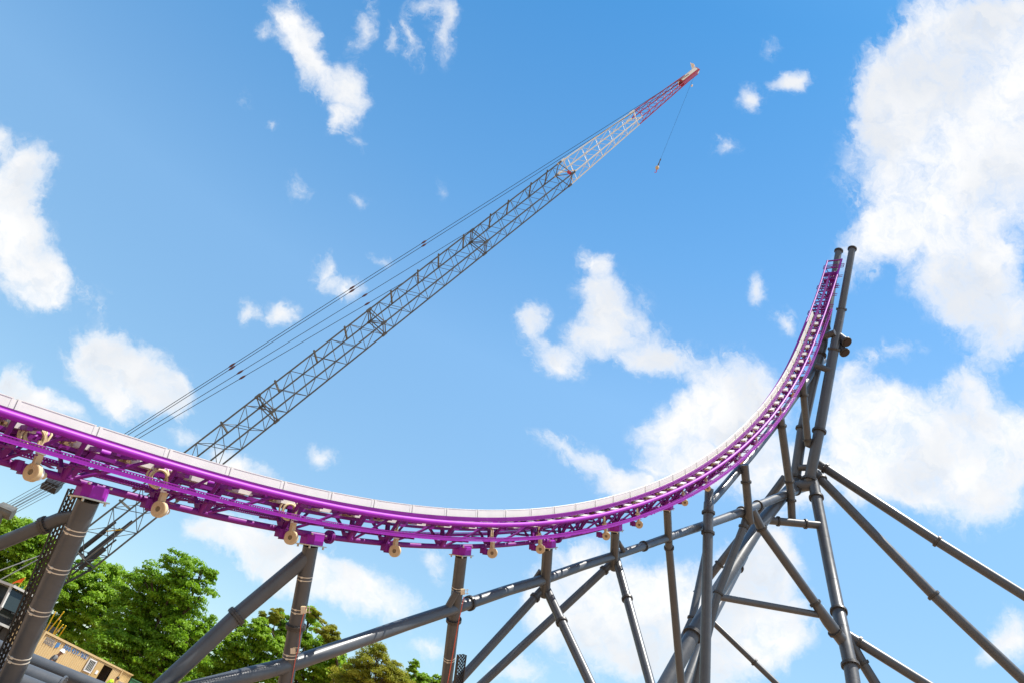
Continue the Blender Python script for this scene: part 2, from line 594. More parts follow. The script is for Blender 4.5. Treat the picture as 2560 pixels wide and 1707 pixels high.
def S(s, l=0.0, n=0.0):
    """track point: s along, l sideways from the track centre, n along the track's own up"""
    h, z = np.interp(s, _sd, _hd), np.interp(s, _sd, _zd)
    t, N = TN(s)
    return HV * h + np.array([0, 0, z]) + LV * (LAT0 + HALF + l) + N * n


def TN(s):
    a, b = max(s - .15, 0), min(s + .15, STOT)
    dh = np.interp(b, _sd, _hd) - np.interp(a, _sd, _hd)
    dz = np.interp(b, _sd, _zd) - np.interp(a, _sd, _zd)
    q = math.hypot(dh, dz)
    dh, dz = dh / q, dz / q
    return HV * dh + np.array([0, 0, dz]), HV * -dh + np.array([0, 0, dh]) if False else -HV * dz + np.array([0, 0, dh])


def s_at_x(px):
    """arclength whose near-rail point shows at photo x"""
    best = None
    lo, hi = 0, STOT
    for _ in range(50):
        mid = (lo + hi) / 2
        w = S(mid, -HALF) - CAM
        x = 1280 + FPX * (w @ CX) / (w @ FW)
        if x < px:
            lo = mid
        else:
            hi = mid
    return (lo + hi) / 2


def s_at(px, l, n):
    lo, hi = 0, STOT
    for _ in range(50):
        mid = (lo + hi) / 2
        w = S(mid, l, n) - CAM
        if 1280 + FPX * (w @ CX) / (w @ FW) < px:
            lo = mid
        else:
            hi = mid
    return (lo + hi) / 2


def sweep(mb, s0, s1, prof, step=.5, closed=True, uv=True, smooth=False):
    """sweep a profile [(l, n)] along the track; UV in metres"""
    k = max(2, int((s1 - s0) / step) + 1)
    ss_ = np.linspace(s0, s1, k)
    m = len(prof)
    segs = m if closed else m - 1
    plen = [0]
    for i in range(segs):
        a, b = prof[i], prof[(i + 1) % m]
        plen.append(plen[-1] + math.hypot(b[0] - a[0], b[1] - a[1]))
    for e in range(segs):
        a, b = prof[e], prof[(e + 1) % m]
        vs, fs, uvs = [], [], []
        for s_ in ss_:
            vs += [S(s_, *a), S(s_, *b)]
        for i in range(k - 1):
            fs.append([2 * i, 2 * i + 1, 2 * i + 3, 2 * i + 2])
            uvs.append([(ss_[i], plen[e]), (ss_[i], plen[e + 1]), (ss_[i + 1], plen[e + 1]), (ss_[i + 1], plen[e])])
        mb.add(vs, fs, smooth, uvs)
    if closed:
        for s_, rev in ((s0, False), (s1, True)):
            vs = [S(s_, *q) for q in prof]
            f = list(range(m))
            mb.add(vs, [f[::-1] if rev else f])
    return mb


def rect(l0, l1, n0, n1):
    return [(l0, n0), (l0, n1), (l1, n1), (l1, n0)]


SADDLE_PX = (220, 776, 1153, 1369, 1538, 1668)
SPN = -1.14                                        # spine below rails
S_DECK = s_at_x(2062)                              # where the panels end
S_TRAY = s_at_x(2070)


def build_track():
    root = thing('coaster_track', 'purple coaster track with white panels sweeping from level launch up into a steep spike', 'coaster track', S(0, 0, SPN))
    ss_ = np.arange(0, STOT, .45)
    for l in (-HALF, HALF):
        MB().tube([S(q, l) for q in ss_] + [S(STOT, l)], .122, 14).build('rail', M['purple'], root)
    mb = MB()
    S_MID = s_at_x(2092)
    sweep(mb, 0, S_MID, rect(-.10, .10, .13, .30), .45)
    sweep(mb, 0, S_MID, rect(-.15, .15, .10, .128), .45)
    mb.build('center_rail', M['purple_shaded'], root)
    S_SP = STOT - 1.0
    MB().tube([S(q, 0, SPN) for q in np.arange(0, S_SP, .45)], .118, 16).build('spine', M['purple_shaded'], root)
    for q in (s_at_x(878), s_at_x(1430), s_at_x(1640), s_at_x(1950)):
        mb = MB()
        t, N = TN(q)
        for o in (-.05, .05):
            mb.ring(S(q, 0, SPN) + t * o, t, .27, .07, 20)
        for j in range(8):
            th = j * math.pi / 4
            c = S(q, .20 * math.cos(th), SPN + .20 * math.sin(th))
            mb.tube([c - t * .15, c + t * .15], .025, 6)
        mb.build('spine_flange', M['purple_shaded'], root)
    # cable trays: perforated channel on both sides
    for sgn in (-1, 1):
        l0, l1 = sgn * 1.14, sgn * 1.44
        mb = MB()
        end = S_TRAY if sgn < 0 else S_TRAY - 2
        sweep(mb, 0, end, [(l1, -.58), (l1, -.74), (l0, -.74), (l0, -.62)], .5, closed=False)
        mb.build('cable_tray', M['tray'], root)
        mb = MB()
        sweep(mb, 0, end, rect(l1 - .015, l1 + .025, -.60, -.575), .5)
        sweep(mb, 0, end, rect(l1 - .02, l1 + .02, -.765, -.742), .5)
        mb.build('tray_edge', M['purple'], root)
    # truss frames
    joints = [s_at_x(x) for x in (-190, 62, 236, 458, 566, 766)] + [s_at_x(x) for x in (922, 1010, 1146, 1262, 1368)]
    q = joints[-1]
    while q < S_SP - 4.2:
        q += 2.9 if len(joints) % 2 else 2.1
        joints.append(q)
    for i, q in enumerate(joints):
        mb = MB()
        t, N = TN(q)
        sp = S(q, 0, SPN)
        # cross beam, plate web and slender struts of one frame
        mb.bar(S(q + .22, -HALF, -.17), S(q + .22, HALF, -.17), .16, .14, N)
        mb.bar(sp + t * .12, S(q + .42, -.30, -.17), .19, .13, LV)
        mb.bar(sp + t * .12, S(q + .42, .34, -.17), .19, .13, LV)
        for l in (-HALF, HALF):
            mb.tube([S(q - .05, l * .06, SPN), S(q - .10, l * .45, SPN * .52), S(q - .22, l * .97, -.06)], [.10, .065, .085], 8)
        mb.box(S(q - .02, 0, SPN + .16), t * .16, LV * .13, N * .12)
        for sgn in (-1, 1):
            # hanger plate carrying the cable tray
            mb.bar(S(q - .12, sgn * .30, -.80), S(q - .12, sgn * 1.40, -.80), .06, .07, N)
            mb.bar(S(q + .34, sgn * .30, -.80), S(q + .34, sgn * 1.40, -.80), .06, .07, N)
            mb.bar(S(q - .30, sgn * .42, -.78), S(q + .55, sgn * .42, -.78), .03, .16, LV)
            mb.bar(S(q - .30, sgn * .80, -.78), S(q + .75, sgn * .80, -.80), .03, .10, LV)
        mb.build('truss_frame', M['purple_shaded'], root)
        nb = joints[i + 1] if i + 1 < len(joints) else q + 2.4
        mb = MB()
        for l in (-HALF, HALF):
            mid = q + (nb - q) * .62
            mb.tube([S(q + .22, l * .05, SPN + .02), S((q + mid) / 2 + .1, l * .5, SPN * .55), S(mid, l * .98, -.05)], [.055, .058, .06], 8)
        mb.build('diagonal_brace', M['purple_shaded'], root)
    # intermediate cross ties
    q = .8
    while q < STOT - .2:
        if min(abs(q - j) for j in joints) > .45:
            mb = MB()
            mb.bar(S(q, -HALF, -.10), S(q, HALF, -.10), .12, .12, TN(q)[1])
            mb.bar(S(q - .1, -.2, -.02), S(q - .1, .2, -.02), .2, .16, TN(q)[1])
            mb.build('cross_tie', M['purple_shaded'], root)
        q += .98 if q < S_DECK else 2.1
    # ladder ties near the open end
    for q in (STOT - .12, STOT - 3.9):
        MB().bar(S(q, -HALF, -.02), S(q, HALF, -.02), .16, .16, TN(q)[1]).build('cross_tie', M['purple_shaded'], root)
    mb = MB()
    q = S_DECK + 1
    while q < STOT - 3:
        mb.tube([S(q, HALF, -.05), S(q + 2.0, .05, SPN)], .05, 6)
        mb.tube([S(q, HALF, -.05), S(q - 1.6, .05, SPN)], .05, 6)
        mb.tube([S(q, -HALF, -.05), S(q + 2.0, -.05, SPN)], .05, 6)
        q += 4.2
    mb.build('end_bracing', M['purple_shaded'], root)
    for q in (S_DECK + .6, S_DECK + 7.5, S_DECK + 13.0):
        mb = MB()
        for e in (0, .5, .9):
            mb.bar(S(q + e, -HALF - .42, -.30), S(q + e, HALF + .42, -.30), .07, .07)
        mb.bar(S(q, -HALF - .4, -.30), S(q + .9, -HALF - .4, -.30), .06, .06)
        mb.bar(S(q, HALF + .4, -.30), S(q + .9, HALF + .4, -.30), .06, .06)
        mb.build('tray_bracket', M['purple_shaded'], root)
    q = S_DECK + 9.4
    MB().box(S(q, -.4, -.3), LV * .35, TN(q)[0] * .06, TN(q)[1] * .35).box(S(q, .4, -.3), LV * .35, TN(q)[0] * .06, TN(q)[1] * .35).build('gusset_plate', M['purple_shaded'], root)
    # longitudinal beams that carry the stators
    for l in (-.22, .34):
        mb = MB()
        sweep(mb, 0, S_DECK, rect(l - .05, l + .05, -.36, -.25), .8)
        mb.build('stator_beam', M['purple_shaded'], root)
    # stators under the centre rail, every second bay a copper terminal block
    q0 = s_at_x(216) - 1.86 * 6
    q = q0
    while q < S_DECK - .3:
        if q > .3:
            t, N = TN(q)
            mb = MB()
            for c in (-.30, .30):
                mb.box(S(q, c, -.10), t * .31, LV * .235, N * .125)
            mb.box(S(q, 0, -.02), t * .36, LV * .06, N * .10)
            b = mb.build('stator_box', M['stator'], root)
            k = MB()
            for _ in range(14):
                c = S(q - .52 + random.uniform(-.12, .12), random.uniform(-.40, .40), -.10 + random.uniform(-.1, .1))
                k.box(c, t * random.uniform(.03, .07), LV * random.uniform(.04, .09), N * random.uniform(.02, .05))
            k.build('terminal_block', M['coil'], b)
        q += 1.93
    # tall white cover panels standing beside the centre rail
    pj = [s_at_x(x) for x in (73, 271, 446, 610, 750, 872, 985)]
    pitch = (pj[-1] - pj[0]) / 6
    q = pj[0] - pitch * math.floor(pj[0] / pitch)
    while q < S_DECK - .5:
        e = min(q + pitch - .12, S_DECK)
        mb = MB()
        lb, lf = .46, .28
        sweep(mb, q, e, rect(lf + .045, lb, .06, .64), .7)
        sweep(mb, q, e, rect(lf + .036, lb + .02, .642, .672), .7)
        sweep(mb, q, e, rect(lf + .026, lf + .043, .06, .22), .7)
        sweep(mb, q, q + .10, rect(lf + .034, lf + .043, .222, .64), .1)
        sweep(mb, e - .06, e, rect(lf + .038, lf + .043, .222, .64), .1)
        sweep(mb, q - .115, q - .006, rect(lf + .052, lb - .02, .06, .632), .1)
        p = mb.build('cover_panel', M['white'], root)
        b = MB()
        t, N = TN(q)
        b.box(S(q - .05, lf - .03, .14), t * .10, LV * .03, N * .035)
        b.box(S(q + .08, lf - .02, .07), t * .06, LV * .03, N * .06)
        b.build('panel_clip', M['bolt'], p)
        q += pitch
    # saddles over the columns
    for px in SADDLE_PX:
        q = s_at(px, 0, SPN - .5)
        t, N = TN(q)
        c = S(q, 0, SPN - .20)
        mb = MB()
        prof = [(-.42, -.20), (-.24, -.42), (.24, -.42), (.42, -.20), (.42, .20), (.24, .42), (-.24, .42), (-.42, .20)]
        top = [c + t * a + LV * b + N * .19 for a, b in prof]
        bot = [c + t * a + LV * b - N * .19 for a, b in prof]
        n = len(prof)
        mb.add(top + bot, [[i, (i + 1) % n, n + (i + 1) % n, n + i] for i in range(n)] + [list(range(n))[::-1], list(range(n, 2 * n))])
        sa = mb.build('saddle', M['purple'], root)
        mb = MB()
        mb.box(c - N * .215, t * .44, LV * .44, N * .022)
        for a in (-.35, .35):
            for b in (-.35, .35):
                p = c + t * a + LV * b
                mb.tube([p - N * .33, p - N * .19], .04, 8)
                mb.tube([p + N * .19, p + N * .25], .05, 8)
        mb.build('saddle_bolt', M['bolt'], sa)
    return root


TRACK = build_track()


# ------------------------------------------------------------------ cream drums hung along the track
def drum_proto(hosey):
    """built with x along the track, y away from camera, z up"""
    root = thing('cable_drum', 'cream drum', 'cable drum', (0, 0, 0), 'cream cable drums hung along the track spine')
    Yv = np.array([.91, .41, 0])
    O_ = np.array([0.0, 0, 0])
    MB().lathe((0, 0, 0), Yv, [(-.09, 0.001), (-.09, .10), (-.13, .105), (-.13, .135), (-.115, .14), (-.12, .27), (-.10, .30), (.06, .30), (.08, .27), (.08, .001)], 28).build('drum_disc', M['cream'], root)
    MB().lathe((0, 0, 0), Yv, [(-.098, .001), (-.098, .10)], 20).build('drum_hub', M['cream_dark'], root)
    MB().lathe(Yv * .09, Yv, [(-.02, .001), (-.02, .215), (.16, .215), (.16, .001)], 20).build('drum_collar', M['white_plastic'], root)
    MB().lathe(Yv * .28, Yv, [(0, .001), (0, .12), (.20, .12), (.20, .001)], 16).build('drum_stub', M['cream'], root)
    mb = MB()
    mb.box((-.02, .02, .34), (.10, 0, 0), (0, .09, 0), (0, 0, .25))
    mb.build('drum_stem', M['cream'], root)
    MB().lathe((.0, .04, .60), (0, 0, 1), [(0, .001), (0, .155), (.20, .155), (.20, .001)], 18).build('stem_cap', M['white_plastic'], root)
    mb = MB()
    mb.box((-.22, .36, .04), (.05, 0, 0), (0, .16, 0), (0, 0, .17))
    mb.box((-.36, .40, .12), (.10, 0, 0), (0, .17, 0), (0, 0, .17))
    mb.box((.26, .20, .36), (.34, 0, -.06), (0, .16, 0), (0, 0, .012))
    mb.box((.0, .30, .05), (.2, 0, 0), (0, .05, 0), (0, 0, .05))
    mb.build('drum_bracket', M['purple_shaded'], root)
    loops = [(-.02, .0, 1), (.05, .08, .92), (.0, .16, 1.06), (.06, .22, .84)] if hosey else [(0, .04, .3), (.05, .14, .26)]
    for k, (dx, dy, sc) in enumerate(loops):
        pts = []
        if hosey:
            for i in range(25):
                th = -.4 + 2 * math.pi * .86 * i / 24
                pts.append((-.42 * sc + .36 * sc * math.cos(th) + dx, dy, 1.02 + .33 * sc * math.sin(th) + .04 * k))
            pts = [(-.10 + dx * .5, dy, .80)] + pts
        else:
            pts = [(-.10 + dx, dy, .78), (-.12 + dx, dy, 1.0)]
        MB().tube(pts, .042, 8).build('hose', M['hose'], root)
    for dx in (-.03, .13):
        MB().tube([(-.10 + dx, .10, .78), (-.06 + dx, .12, 1.05), (.02 + dx, .18, 1.30), (.0 + dx, .3, 1.45)], .042, 8).build('hose', M['hose'], root)
    mb = MB()
    mb.box((-.10, .06, .83), (.15, 0, 0), (0, .13, 0), (0, 0, .05))
    for k in range(4):
        mb.tube([(-.20 + k * .065, .02, .86), (-.20 + k * .065, .02, 1.0)], .04, 8)
    mb.build('hose_gland', M['cream'], root)
    return root


def copy_tree(o, parent=None):
    c = o.copy()
    COL.objects.link(c)
    if parent:
        c.parent = parent
    for ch in list(o.children):
        copy_tree(ch, c)
    return c


pa, pb = drum_proto(True), drum_proto(False)
DRUMS = [(83, 1180, 'big cream drum with hose loops nearest the left edge, left of the first column'),
         (399, 1272, 'cream drum with coiled hoses under the track between the first and second columns'),
         (728, 1342.7, 'cream drum with coiled hoses just left of the second column saddle'),
         (987.5, 1376, 'cream drum under the track midway between the second and third columns'),
         (1231, 1381, 'cream drum just right of the third column saddle'),
         (1351, 1371, 'cream drum hanging at the saddle of the fourth column'),
         (1515.6, 1338.5, 'cream drum hanging at the saddle of the fifth column'),
         (1598, 1310, 'cream drum under the track between the fifth and sixth columns'),
         (1712, 1255, 'small cream drum just right of the sixth column head'),
         (1769, 1219, 'small cream drum in front of the seventh column head, above the curved support pipe'),
         (1852, 1152, 'small cream drum over the curved support pipe, left of the eighth post'),
         (1893, 1107.6, 'small cream drum overlapping the curved support pipe below the ninth post'),
         (1953.5, 1034, 'tiny cream drum peeking out beside the ninth post head'),
         (1984, 987, 'tiny cream drum beside the curved support pipe below its bright upper end'),
         (2027, 905, 'topmost tiny cream drum beside the bright end of the curved support pipe')]


def place_drum(i, px, py, lab):
    src = pa if i < 3 else pb
    o = src if i in (0, 3) else copy_tree(src)
    k = (LAT0 + .34) / LAT0
    w = T(px, py, k)
    # track direction there
    sbest = min(np.arange(0, STOT, .5), key=lambda q: np.linalg.norm(S(q, 0, SPN) - w))
    t, N = TN(sbest)
    M4 = Matrix((t, LV, N)).transposed().to_4x4()
    o.rotation_mode = 'QUATERNION'
    o.rotation_quaternion = M4.to_quaternion()
    o.scale = (.88, .88, .88)
    o.location = tuple(w)
    o['label'] = lab


for i in [1, 2, 0] + list(range(4, len(DRUMS))) + [3]:
    place_drum(i, *DRUMS[i])


# ------------------------------------------------------------------ steel pipe supports
def pipe_thing(name, label, cat, path, flanges=(), straps=(), plate=False, group=None, extra=None, seg=28, mouth=False):
    """path: [(point, diameter)]; flanges: [(point index float, scale)]"""
    pts = [np.asarray(p, float) for p, _ in path]
    dia = [d for _, d in path]
    cum = np.concatenate([[0], np.cumsum([np.linalg.norm(b - a) for a, b in zip(pts[:-1], pts[1:])])])

    def at(w):
        """nearest path position to a world point"""
        best = (1e9, 0, 0)
        for i in range(len(pts) - 1):
            d = pts[i + 1] - pts[i]
            u = np.clip(np.dot(w - pts[i], d) / (d @ d), 0, 1)
            dist = np.linalg.norm(pts[i] + d * u - w)
            if dist < best[0]:
                best = (dist, i, u)
        _, i, u = best
        return pts[i] + (pts[i + 1] - pts[i]) * u, nrm(pts[i + 1] - pts[i]), dia[i] * (1 - u) + dia[i + 1] * u
    low = min(pts, key=lambda q: q[2])
    root = thing(name, label, cat, low, group)
    mb = MB().tube(pts, [d / 2 for d in dia], seg)
    run = 3.1
    while run < cum[-1] - 1:                      # weld beads along the pipe
        i = int(np.searchsorted(cum, run)) - 1
        u = (run - cum[i]) / (cum[i + 1] - cum[i])
        c, d_ = pts[i] + (pts[i + 1] - pts[i]) * u, dia[i] * (1 - u) + dia[i + 1] * u
        mb.ring(c, pts[i + 1] - pts[i], d_ * .5 + .006, .035, seg)
        run += 5.7
    mb.build('pipe', M['grey'], root)
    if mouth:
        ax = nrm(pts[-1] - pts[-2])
        MB().ring(pts[-1] + ax * .14, ax, dia[-1] * .47, .02, 24).build('mouth_shade_disc', M['dark'], root)  # dark disc stands in for the shade inside the open end
    for w in flanges:
        c, ax, d = at(np.asarray(w, float))
        mb = MB()
        th = max(.07, d * .10)
        mb.ring(c - ax * th * .56, ax, d * .66, th, 28)
        mb.ring(c + ax * th * .56, ax, d * .66, th, 28)
        a, b = frame(ax)
        for j in range(16):
            an = 2 * math.pi * j / 16
            q = c + (a * math.cos(an) + b * math.sin(an)) * d * .59
            mb.tube([q - ax * th * 1.7, q + ax * th * 1.7], d * .035, 6)
        mb.build('flange', M['flange'], root)
    for w in straps:
        c, ax, d = at(np.asarray(w, float))
        for o in (-.065, .065):
            mb = MB()
            mb.ring(c + ax * o, ax, d * .512, .03, 28)
            cl = c + ax * o - nrm(FW - ax * (FW @ ax)) * d * .512 + nrm(np.cross(FW, ax)) * d * .1
            mb.box(cl, ax * .03, nrm(np.cross(FW, ax)) * .045, FW * .02)
            mb.build('strap', M['zinc'], root)
    if plate:
        ax = nrm(pts[1] - pts[0])
        mb = MB()
        a, b = frame(ax, LV)
        mb.box(pts[0] + ax * .03, ax * .03, a * dia[0] * .62, b * dia[0] * .62)
        mb.build('top_plate', M['flange'], root)
    return root


def down(p, q, z=-.2):
    """carry the line p->q on to the ground"""
    p, q = np.asarray(p), np.asarray(q)
    d = q - p
    return q if d[2] >= -1e-6 else p + d * ((z - p[2]) / d[2])


C_ = lambda x, y, k=KC: T(x, y, k)
KB = (LAT0 + HALF + .75) / LAT0      # the long beam runs a little behind the track's centre
COLG = 'grey pipe columns under the purple track'

# column 1 with its tray
def saddle_foot(px):
    q = s_at(px, 0, SPN - .5)
    return S(q, 0, SPN - .44)


def dep(w):
    return float((w - CAM) @ FW)


a = saddle_foot(220)
d1 = dep(a)
b = P(27, 1690, d1 - .4)
pipe_thing('support_column', 'thickest grey column at the left, ringed by paired metal straps beside a black tray', 'column',
           [(a, .64), (down(a, b), .64)], straps=[P(190, 1322, d1), P(147, 1413, d1), P(103, 1513, d1), P(50, 1624, d1)], group=COLG)
pipe_thing('support_brace', 'short grey bent pipe running off the left edge from the head of the strapped column', 'brace',
           [(P(214, 1268, d1), .42), (P(196, 1288, d1), .42), (P(150, 1296, d1), .42), (P(95, 1318, d1 - .1), .42), (P(0, 1357, d1 - .3), .42), (P(-160, 1424, d1 - .9), .42), (down(P(0, 1357, d1 - .3), P(-160, 1424, d1 - .9)), .42)],
           flanges=[P(109, 1311, d1 - .1)])
# column 2
a = saddle_foot(776)
d2 = dep(a)
b = C_(722, 1661, KB)
pipe_thing('support_column', 'grey column with two flanges of straps and a red cable, second from the left', 'column',
           [(a, .60), (down(a, b), .60)], flanges=[P(736, 1560, d2)], straps=[P(763, 1441, d2), P(743, 1519, d2), P(719, 1628, d2)], group=COLG)
pipe_thing('support_brace', 'fat grey pipe slanting down left from the second column to the bottom edge', 'brace',
           [(P(770, 1388, d2), .60), (P(591, 1539, d2 - 1.6), .60), (P(414, 1705, 26.6), .60), (down(P(591, 1539, d2 - 1.6), P(414, 1705, 26.6)), .60)],
           flanges=[P(591, 1539, d2 - 1.6)])
# the long rising beam
bp = [(560, 1702, .60), (725, 1660, .60), (880, 1607, .60), (1016, 1559, .60), (1137, 1519, .60), (1267, 1475, .59), (1358, 1448, .60), (1453, 1414, .60), (1535, 1388, .60),
      (1609, 1364, .60), (1670, 1342, .64), (1769, 1309, .74), (1872, 1272, .88), (1974, 1230, .92), (2032, 1212, .95)]
path = [(C_(x, y, KB), d) for x, y, d in bp]
e0 = path[0][0] + (path[0][0] - path[1][0]) * 3.2
path = [(down(path[1][0], e0), .60)] + path if e0[2] > 0 else [(down(path[1][0], path[0][0]), .6)] + path[1:]
pipe_thing('support_girder', 'long grey pipe beam rising from bottom left through the columns to the tower node', 'beam', path,
           flanges=[C_(x, y, KB) for x, y in ((1174, 1509), (1609, 1364), (1854, 1278), (1894, 1264), (1990, 1224))])
# column 3
a = saddle_foot(1153)
D3 = dep(a)
b = C_(1138, 1519, KB)
c3 = pipe_thing('support_column', 'grey column with a thin orange cable down its front, third from the left', 'column',
                [(a, .60), (down(a, b), .60)], flanges=[P(1135, 1568, D3)], straps=[P(1144, 1476, D3), P(1123, 1677, D3)], group=COLG)
MB().tube([P(1141, 1478, D3), P(1112, 1530, D3)], .17, 16).build('gusset', M['grey'], c3)
# column 4 and its two legs
a4 = saddle_foot(1369)
D4 = dep(a4)
n4 = P(1361.5, 1487, dep(C_(1362, 1450, KB)) + .3)
D4 = dep(n4)
c4 = pipe_thing('support_column', 'short grey column head forking into two legs, fourth from the left under the track', 'column',
                [(a4, .62), (n4, .62)], group=COLG)
MB().tube([P(1352, 1425, D4), P(1334, 1452, D4)], .16, 16).build('gusset', M['grey'], c4)
a, b = P(1358, 1470, D4), P(1162, 1685, 41.2)
pipe_thing('support_pipe', 'grey pipe leg slanting down left from the fourth column head', 'leg', [(a, .48), (down(a, b), .48)], flanges=[P(1333, 1505, D4)], group='slanting legs below the forked columns')
a, b = P(1366, 1472, D4), P(1475, 1705, 39.5)
pipe_thing('support_pipe', 'grey pipe leg slanting down right from the fourth column head', 'leg', [(a, .53), (down(a, b), .53)], flanges=[P(1389, 1520, 42.5)], group='slanting legs below the forked columns')
# column 5 and its two legs
a5 = saddle_foot(1538)
D5 = dep(a5)
n5 = P(1535, 1420, dep(C_(1536, 1388, KB)) + .3)
D5 = dep(n5)
c5 = pipe_thing('support_column', 'short grey column head forking into two legs, fifth from the left under the track', 'column',
                [(a5, .60), (n5, .60)], group=COLG)
MB().tube([P(1545, 1352, D5), P(1561, 1378, D5)], .16, 16).build('gusset', M['grey'], c5)
a, b = P(1531, 1405, D5), P(1208, 1705, 46.5)
pipe_thing('support_pipe', 'long grey pipe leg slanting far down left from the fifth column head', 'leg', [(a, .52), (down(a, b), .52)], flanges=[P(1505, 1431, D5)], group='slanting legs below the forked columns')
a, b = P(1541, 1398, D5), P(1625.6, 1705, 44.0)
pipe_thing('support_pipe', 'grey pipe leg with a bright sun streak slanting down right from the fifth column head', 'leg', [(a, .56), (down(a, b), .56)], flanges=[P(1556, 1446, 48.6)], group='slanting legs below the forked columns')
# column 6
a = saddle_foot(1668)
b = P(1672.5, 1368, dep(C_(1671, 1342, KB)) + .1)
c = P(1703, 1705, dep(b) - 3)
pipe_thing('support_column', 'slim tall grey column with one flange below the long beam, sixth from the left', 'column',
           [(a, .60), (b, .60), (down(b, c), .62)], flanges=[b], group=COLG)
# column 7
a, b, c = P(1773, 1222, 66), P(1771, 1275, 65), P(1762, 1704, 58)
pipe_thing('support_column', 'tall upright grey column with two flanges carrying the foot of the curved pipe', 'column',
           [(a, .76), (P(1772, 1253, 65.5), .76), (P(1772, 1256, 65.4), .86), (b, .86), (down(b, c), .80)], flanges=[P(1771, 1282, 65), P(1769, 1331, 64)], group=COLG)
# curved support pipe that follows the track
ap = [(1772, 1258), (1786, 1244), (1811, 1215), (1845, 1175), (1879, 1135), (1942, 1055), (1987, 991), (2019, 948), (2038, 917), (2058, 900)]
path = [(C_(x, y, 1.07), .72 + .024 * i) for i, (x, y) in enumerate(ap)]
pipe_thing('curved_support', 'blue grey curved pipe hugging the underside of the steep track', 'support pipe', path)
# posts between the curved pipe, the long beam and the braces
pipe_thing('support_post', 'grey post with two flanges from the curved pipe down to the long beam', 'post',
           [(C_(1861, 1160), .78), (C_(1873, 1290), .78), (C_(1876, 1305), .78)], flanges=[C_(1864, 1205)], group='posts below the curved pipe')
pipe_thing('support_post', 'grey post with three flanges passing the long beam down to the short strut', 'post',
           [(C_(1951, 1045), .86), (C_(1977, 1232), .86), (C_(1980, 1300), .86)], flanges=[C_(1957, 1060), C_(1971, 1205), C_(1976, 1251)], group='posts below the curved pipe')
pipe_thing('support_post', 'short grey post with two flanges tucked between the curved pipe and the tower', 'post',
           [(C_(2006, 940), .84), (C_(2009, 985), .84), (C_(2020, 1112), .84)], flanges=[C_(2009, 988), C_(2020, 1098)], group='posts below the curved pipe')
pipe_thing('support_post', 'dark grey post behind the top of the track beside the tower pipes', 'post',
           [(P(2062, 800, 103), 1.0), (P(2068, 826, 103), 1.0)], flanges=[P(2065, 806, 103)])
# the tower: two long pipes
tw = [(2130.8, 622, 110, .95), (2104, 772, 104, .98), (2103.6, 775, 104, 1.1), (2085, 872, 99, 1.15), (2084.5, 875, 99, 1.26), (2048, 1077, 93, 1.28), (2023.7, 1197, 90, 1.28), (2021, 1212, 90, 1.28)]
pipe_thing('tower_mast', 'tallest grey tower pipe, free standing at top right of the track', 'tower mast', [(P(x, y, d), D) for x, y, d, D in tw],
           flanges=[P(2130.5, 624, 110), P(2104, 774, 104), P(2085, 873, 99), P(2048, 1077, 93), P(2023.7, 1197, 90)], group='pair of tower masts')
tw = [(2097, 627, 113, .95), (2084, 700, 110, .98), (2057, 864, 101, 1.15), (2031, 960, 98, 1.24), (2006, 1071, 95, 1.26), (1988.6, 1192, 92, 1.26), (1986, 1214, 91.5, 1.26)]
pipe_thing('tower_mast', 'grey tower pipe mostly hidden behind the upper track, its top flange showing', 'tower mast', [(P(x, y, d), D) for x, y, d, D in tw],
           flanges=[P(2096.7, 629, 113), P(2050, 890, 100.5), P(2006, 1071, 95), P(1988.6, 1192, 92)], group='pair of tower masts')
# ties between the two masts
for (x0, y0, x1, y1, d, D, lab) in ((2058, 842, 2088, 832, 101, .9, 'upper short tie between the two tower masts, near the pipe stubs'),
                                   (2038, 912, 2076, 926, 98, .8, 'short tie between the tower masts at the end of the curved pipe'),
                                   (2012, 1104, 2044, 1118, 94, .95, 'short tie between the tower masts under the short post'),
                                   (1998, 1168, 2032, 1168, 92, .8, 'lowest slim tie between the tower masts'),
                                   (1982, 1216, 2040, 1210, 90.5, 1.35, 'thick tie joining the tower masts at the tower node')):
    pipe_thing('mast_tie', 'grey ' + lab, 'tie', [(P(x0, y0, d), D), (P(x1, y1, d - 1), D)], group='ties between the tower masts')
for (x0, y0, x1, y1, lab) in ((2094, 838, 2117, 855, 'upper of two open pipe stubs on the tall mast'), (2090, 856, 2112, 881, 'lower of two open pipe stubs on the tall mast')):
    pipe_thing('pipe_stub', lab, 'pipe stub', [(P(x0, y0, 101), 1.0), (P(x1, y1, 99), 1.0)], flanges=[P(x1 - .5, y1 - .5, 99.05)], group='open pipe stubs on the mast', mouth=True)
# main tower leg
a = P(2030, 1200, 90)
leg = [(2030, 1200, 90, 1.26), (2035, 1213, 89.5, 1.26), (2070, 1395, 81, 1.22), (2096.5, 1526, 75.5, 1.22), (2097, 1530, 75.3, 1.3), (2126, 1662, 70.5, 1.28), (2133, 1706, 69, 1.28)]
pth = [(P(x, y, d), D) for x, y, d, D in leg]
pth.append((down(pth[-2][0], pth[-1][0]), 1.28))
pipe_thing('tower_support', 'thick grey tower leg running down the right from the tower node to the bottom edge', 'tower leg', pth,
           flanges=[P(2039.6, 1243, 88), P(2096.7, 1528, 75.4), P(2126, 1662, 70.5)], group='main legs of the tower')
a = P(1990, 1206, 91.5)
leg = [(1990, 1206, 91.5, 1.3), (1948, 1250, 86, 1.34), (1899.5, 1310, 81, 1.36), (1786, 1491, 71.5, 1.36), (1733, 1585, 68, 1.36), (1667, 1707, 64, 1.4)]
pth = [(P(x, y, d), D) for x, y, d, D in leg]
pth.append((down(pth[-2][0], pth[-1][0]), 1.4))
pipe_thing('tower_support', 'thick grey tower leg slanting down left behind the tall columns', 'tower leg', pth, flanges=[P(1733, 1585, 68)], group='main legs of the tower')
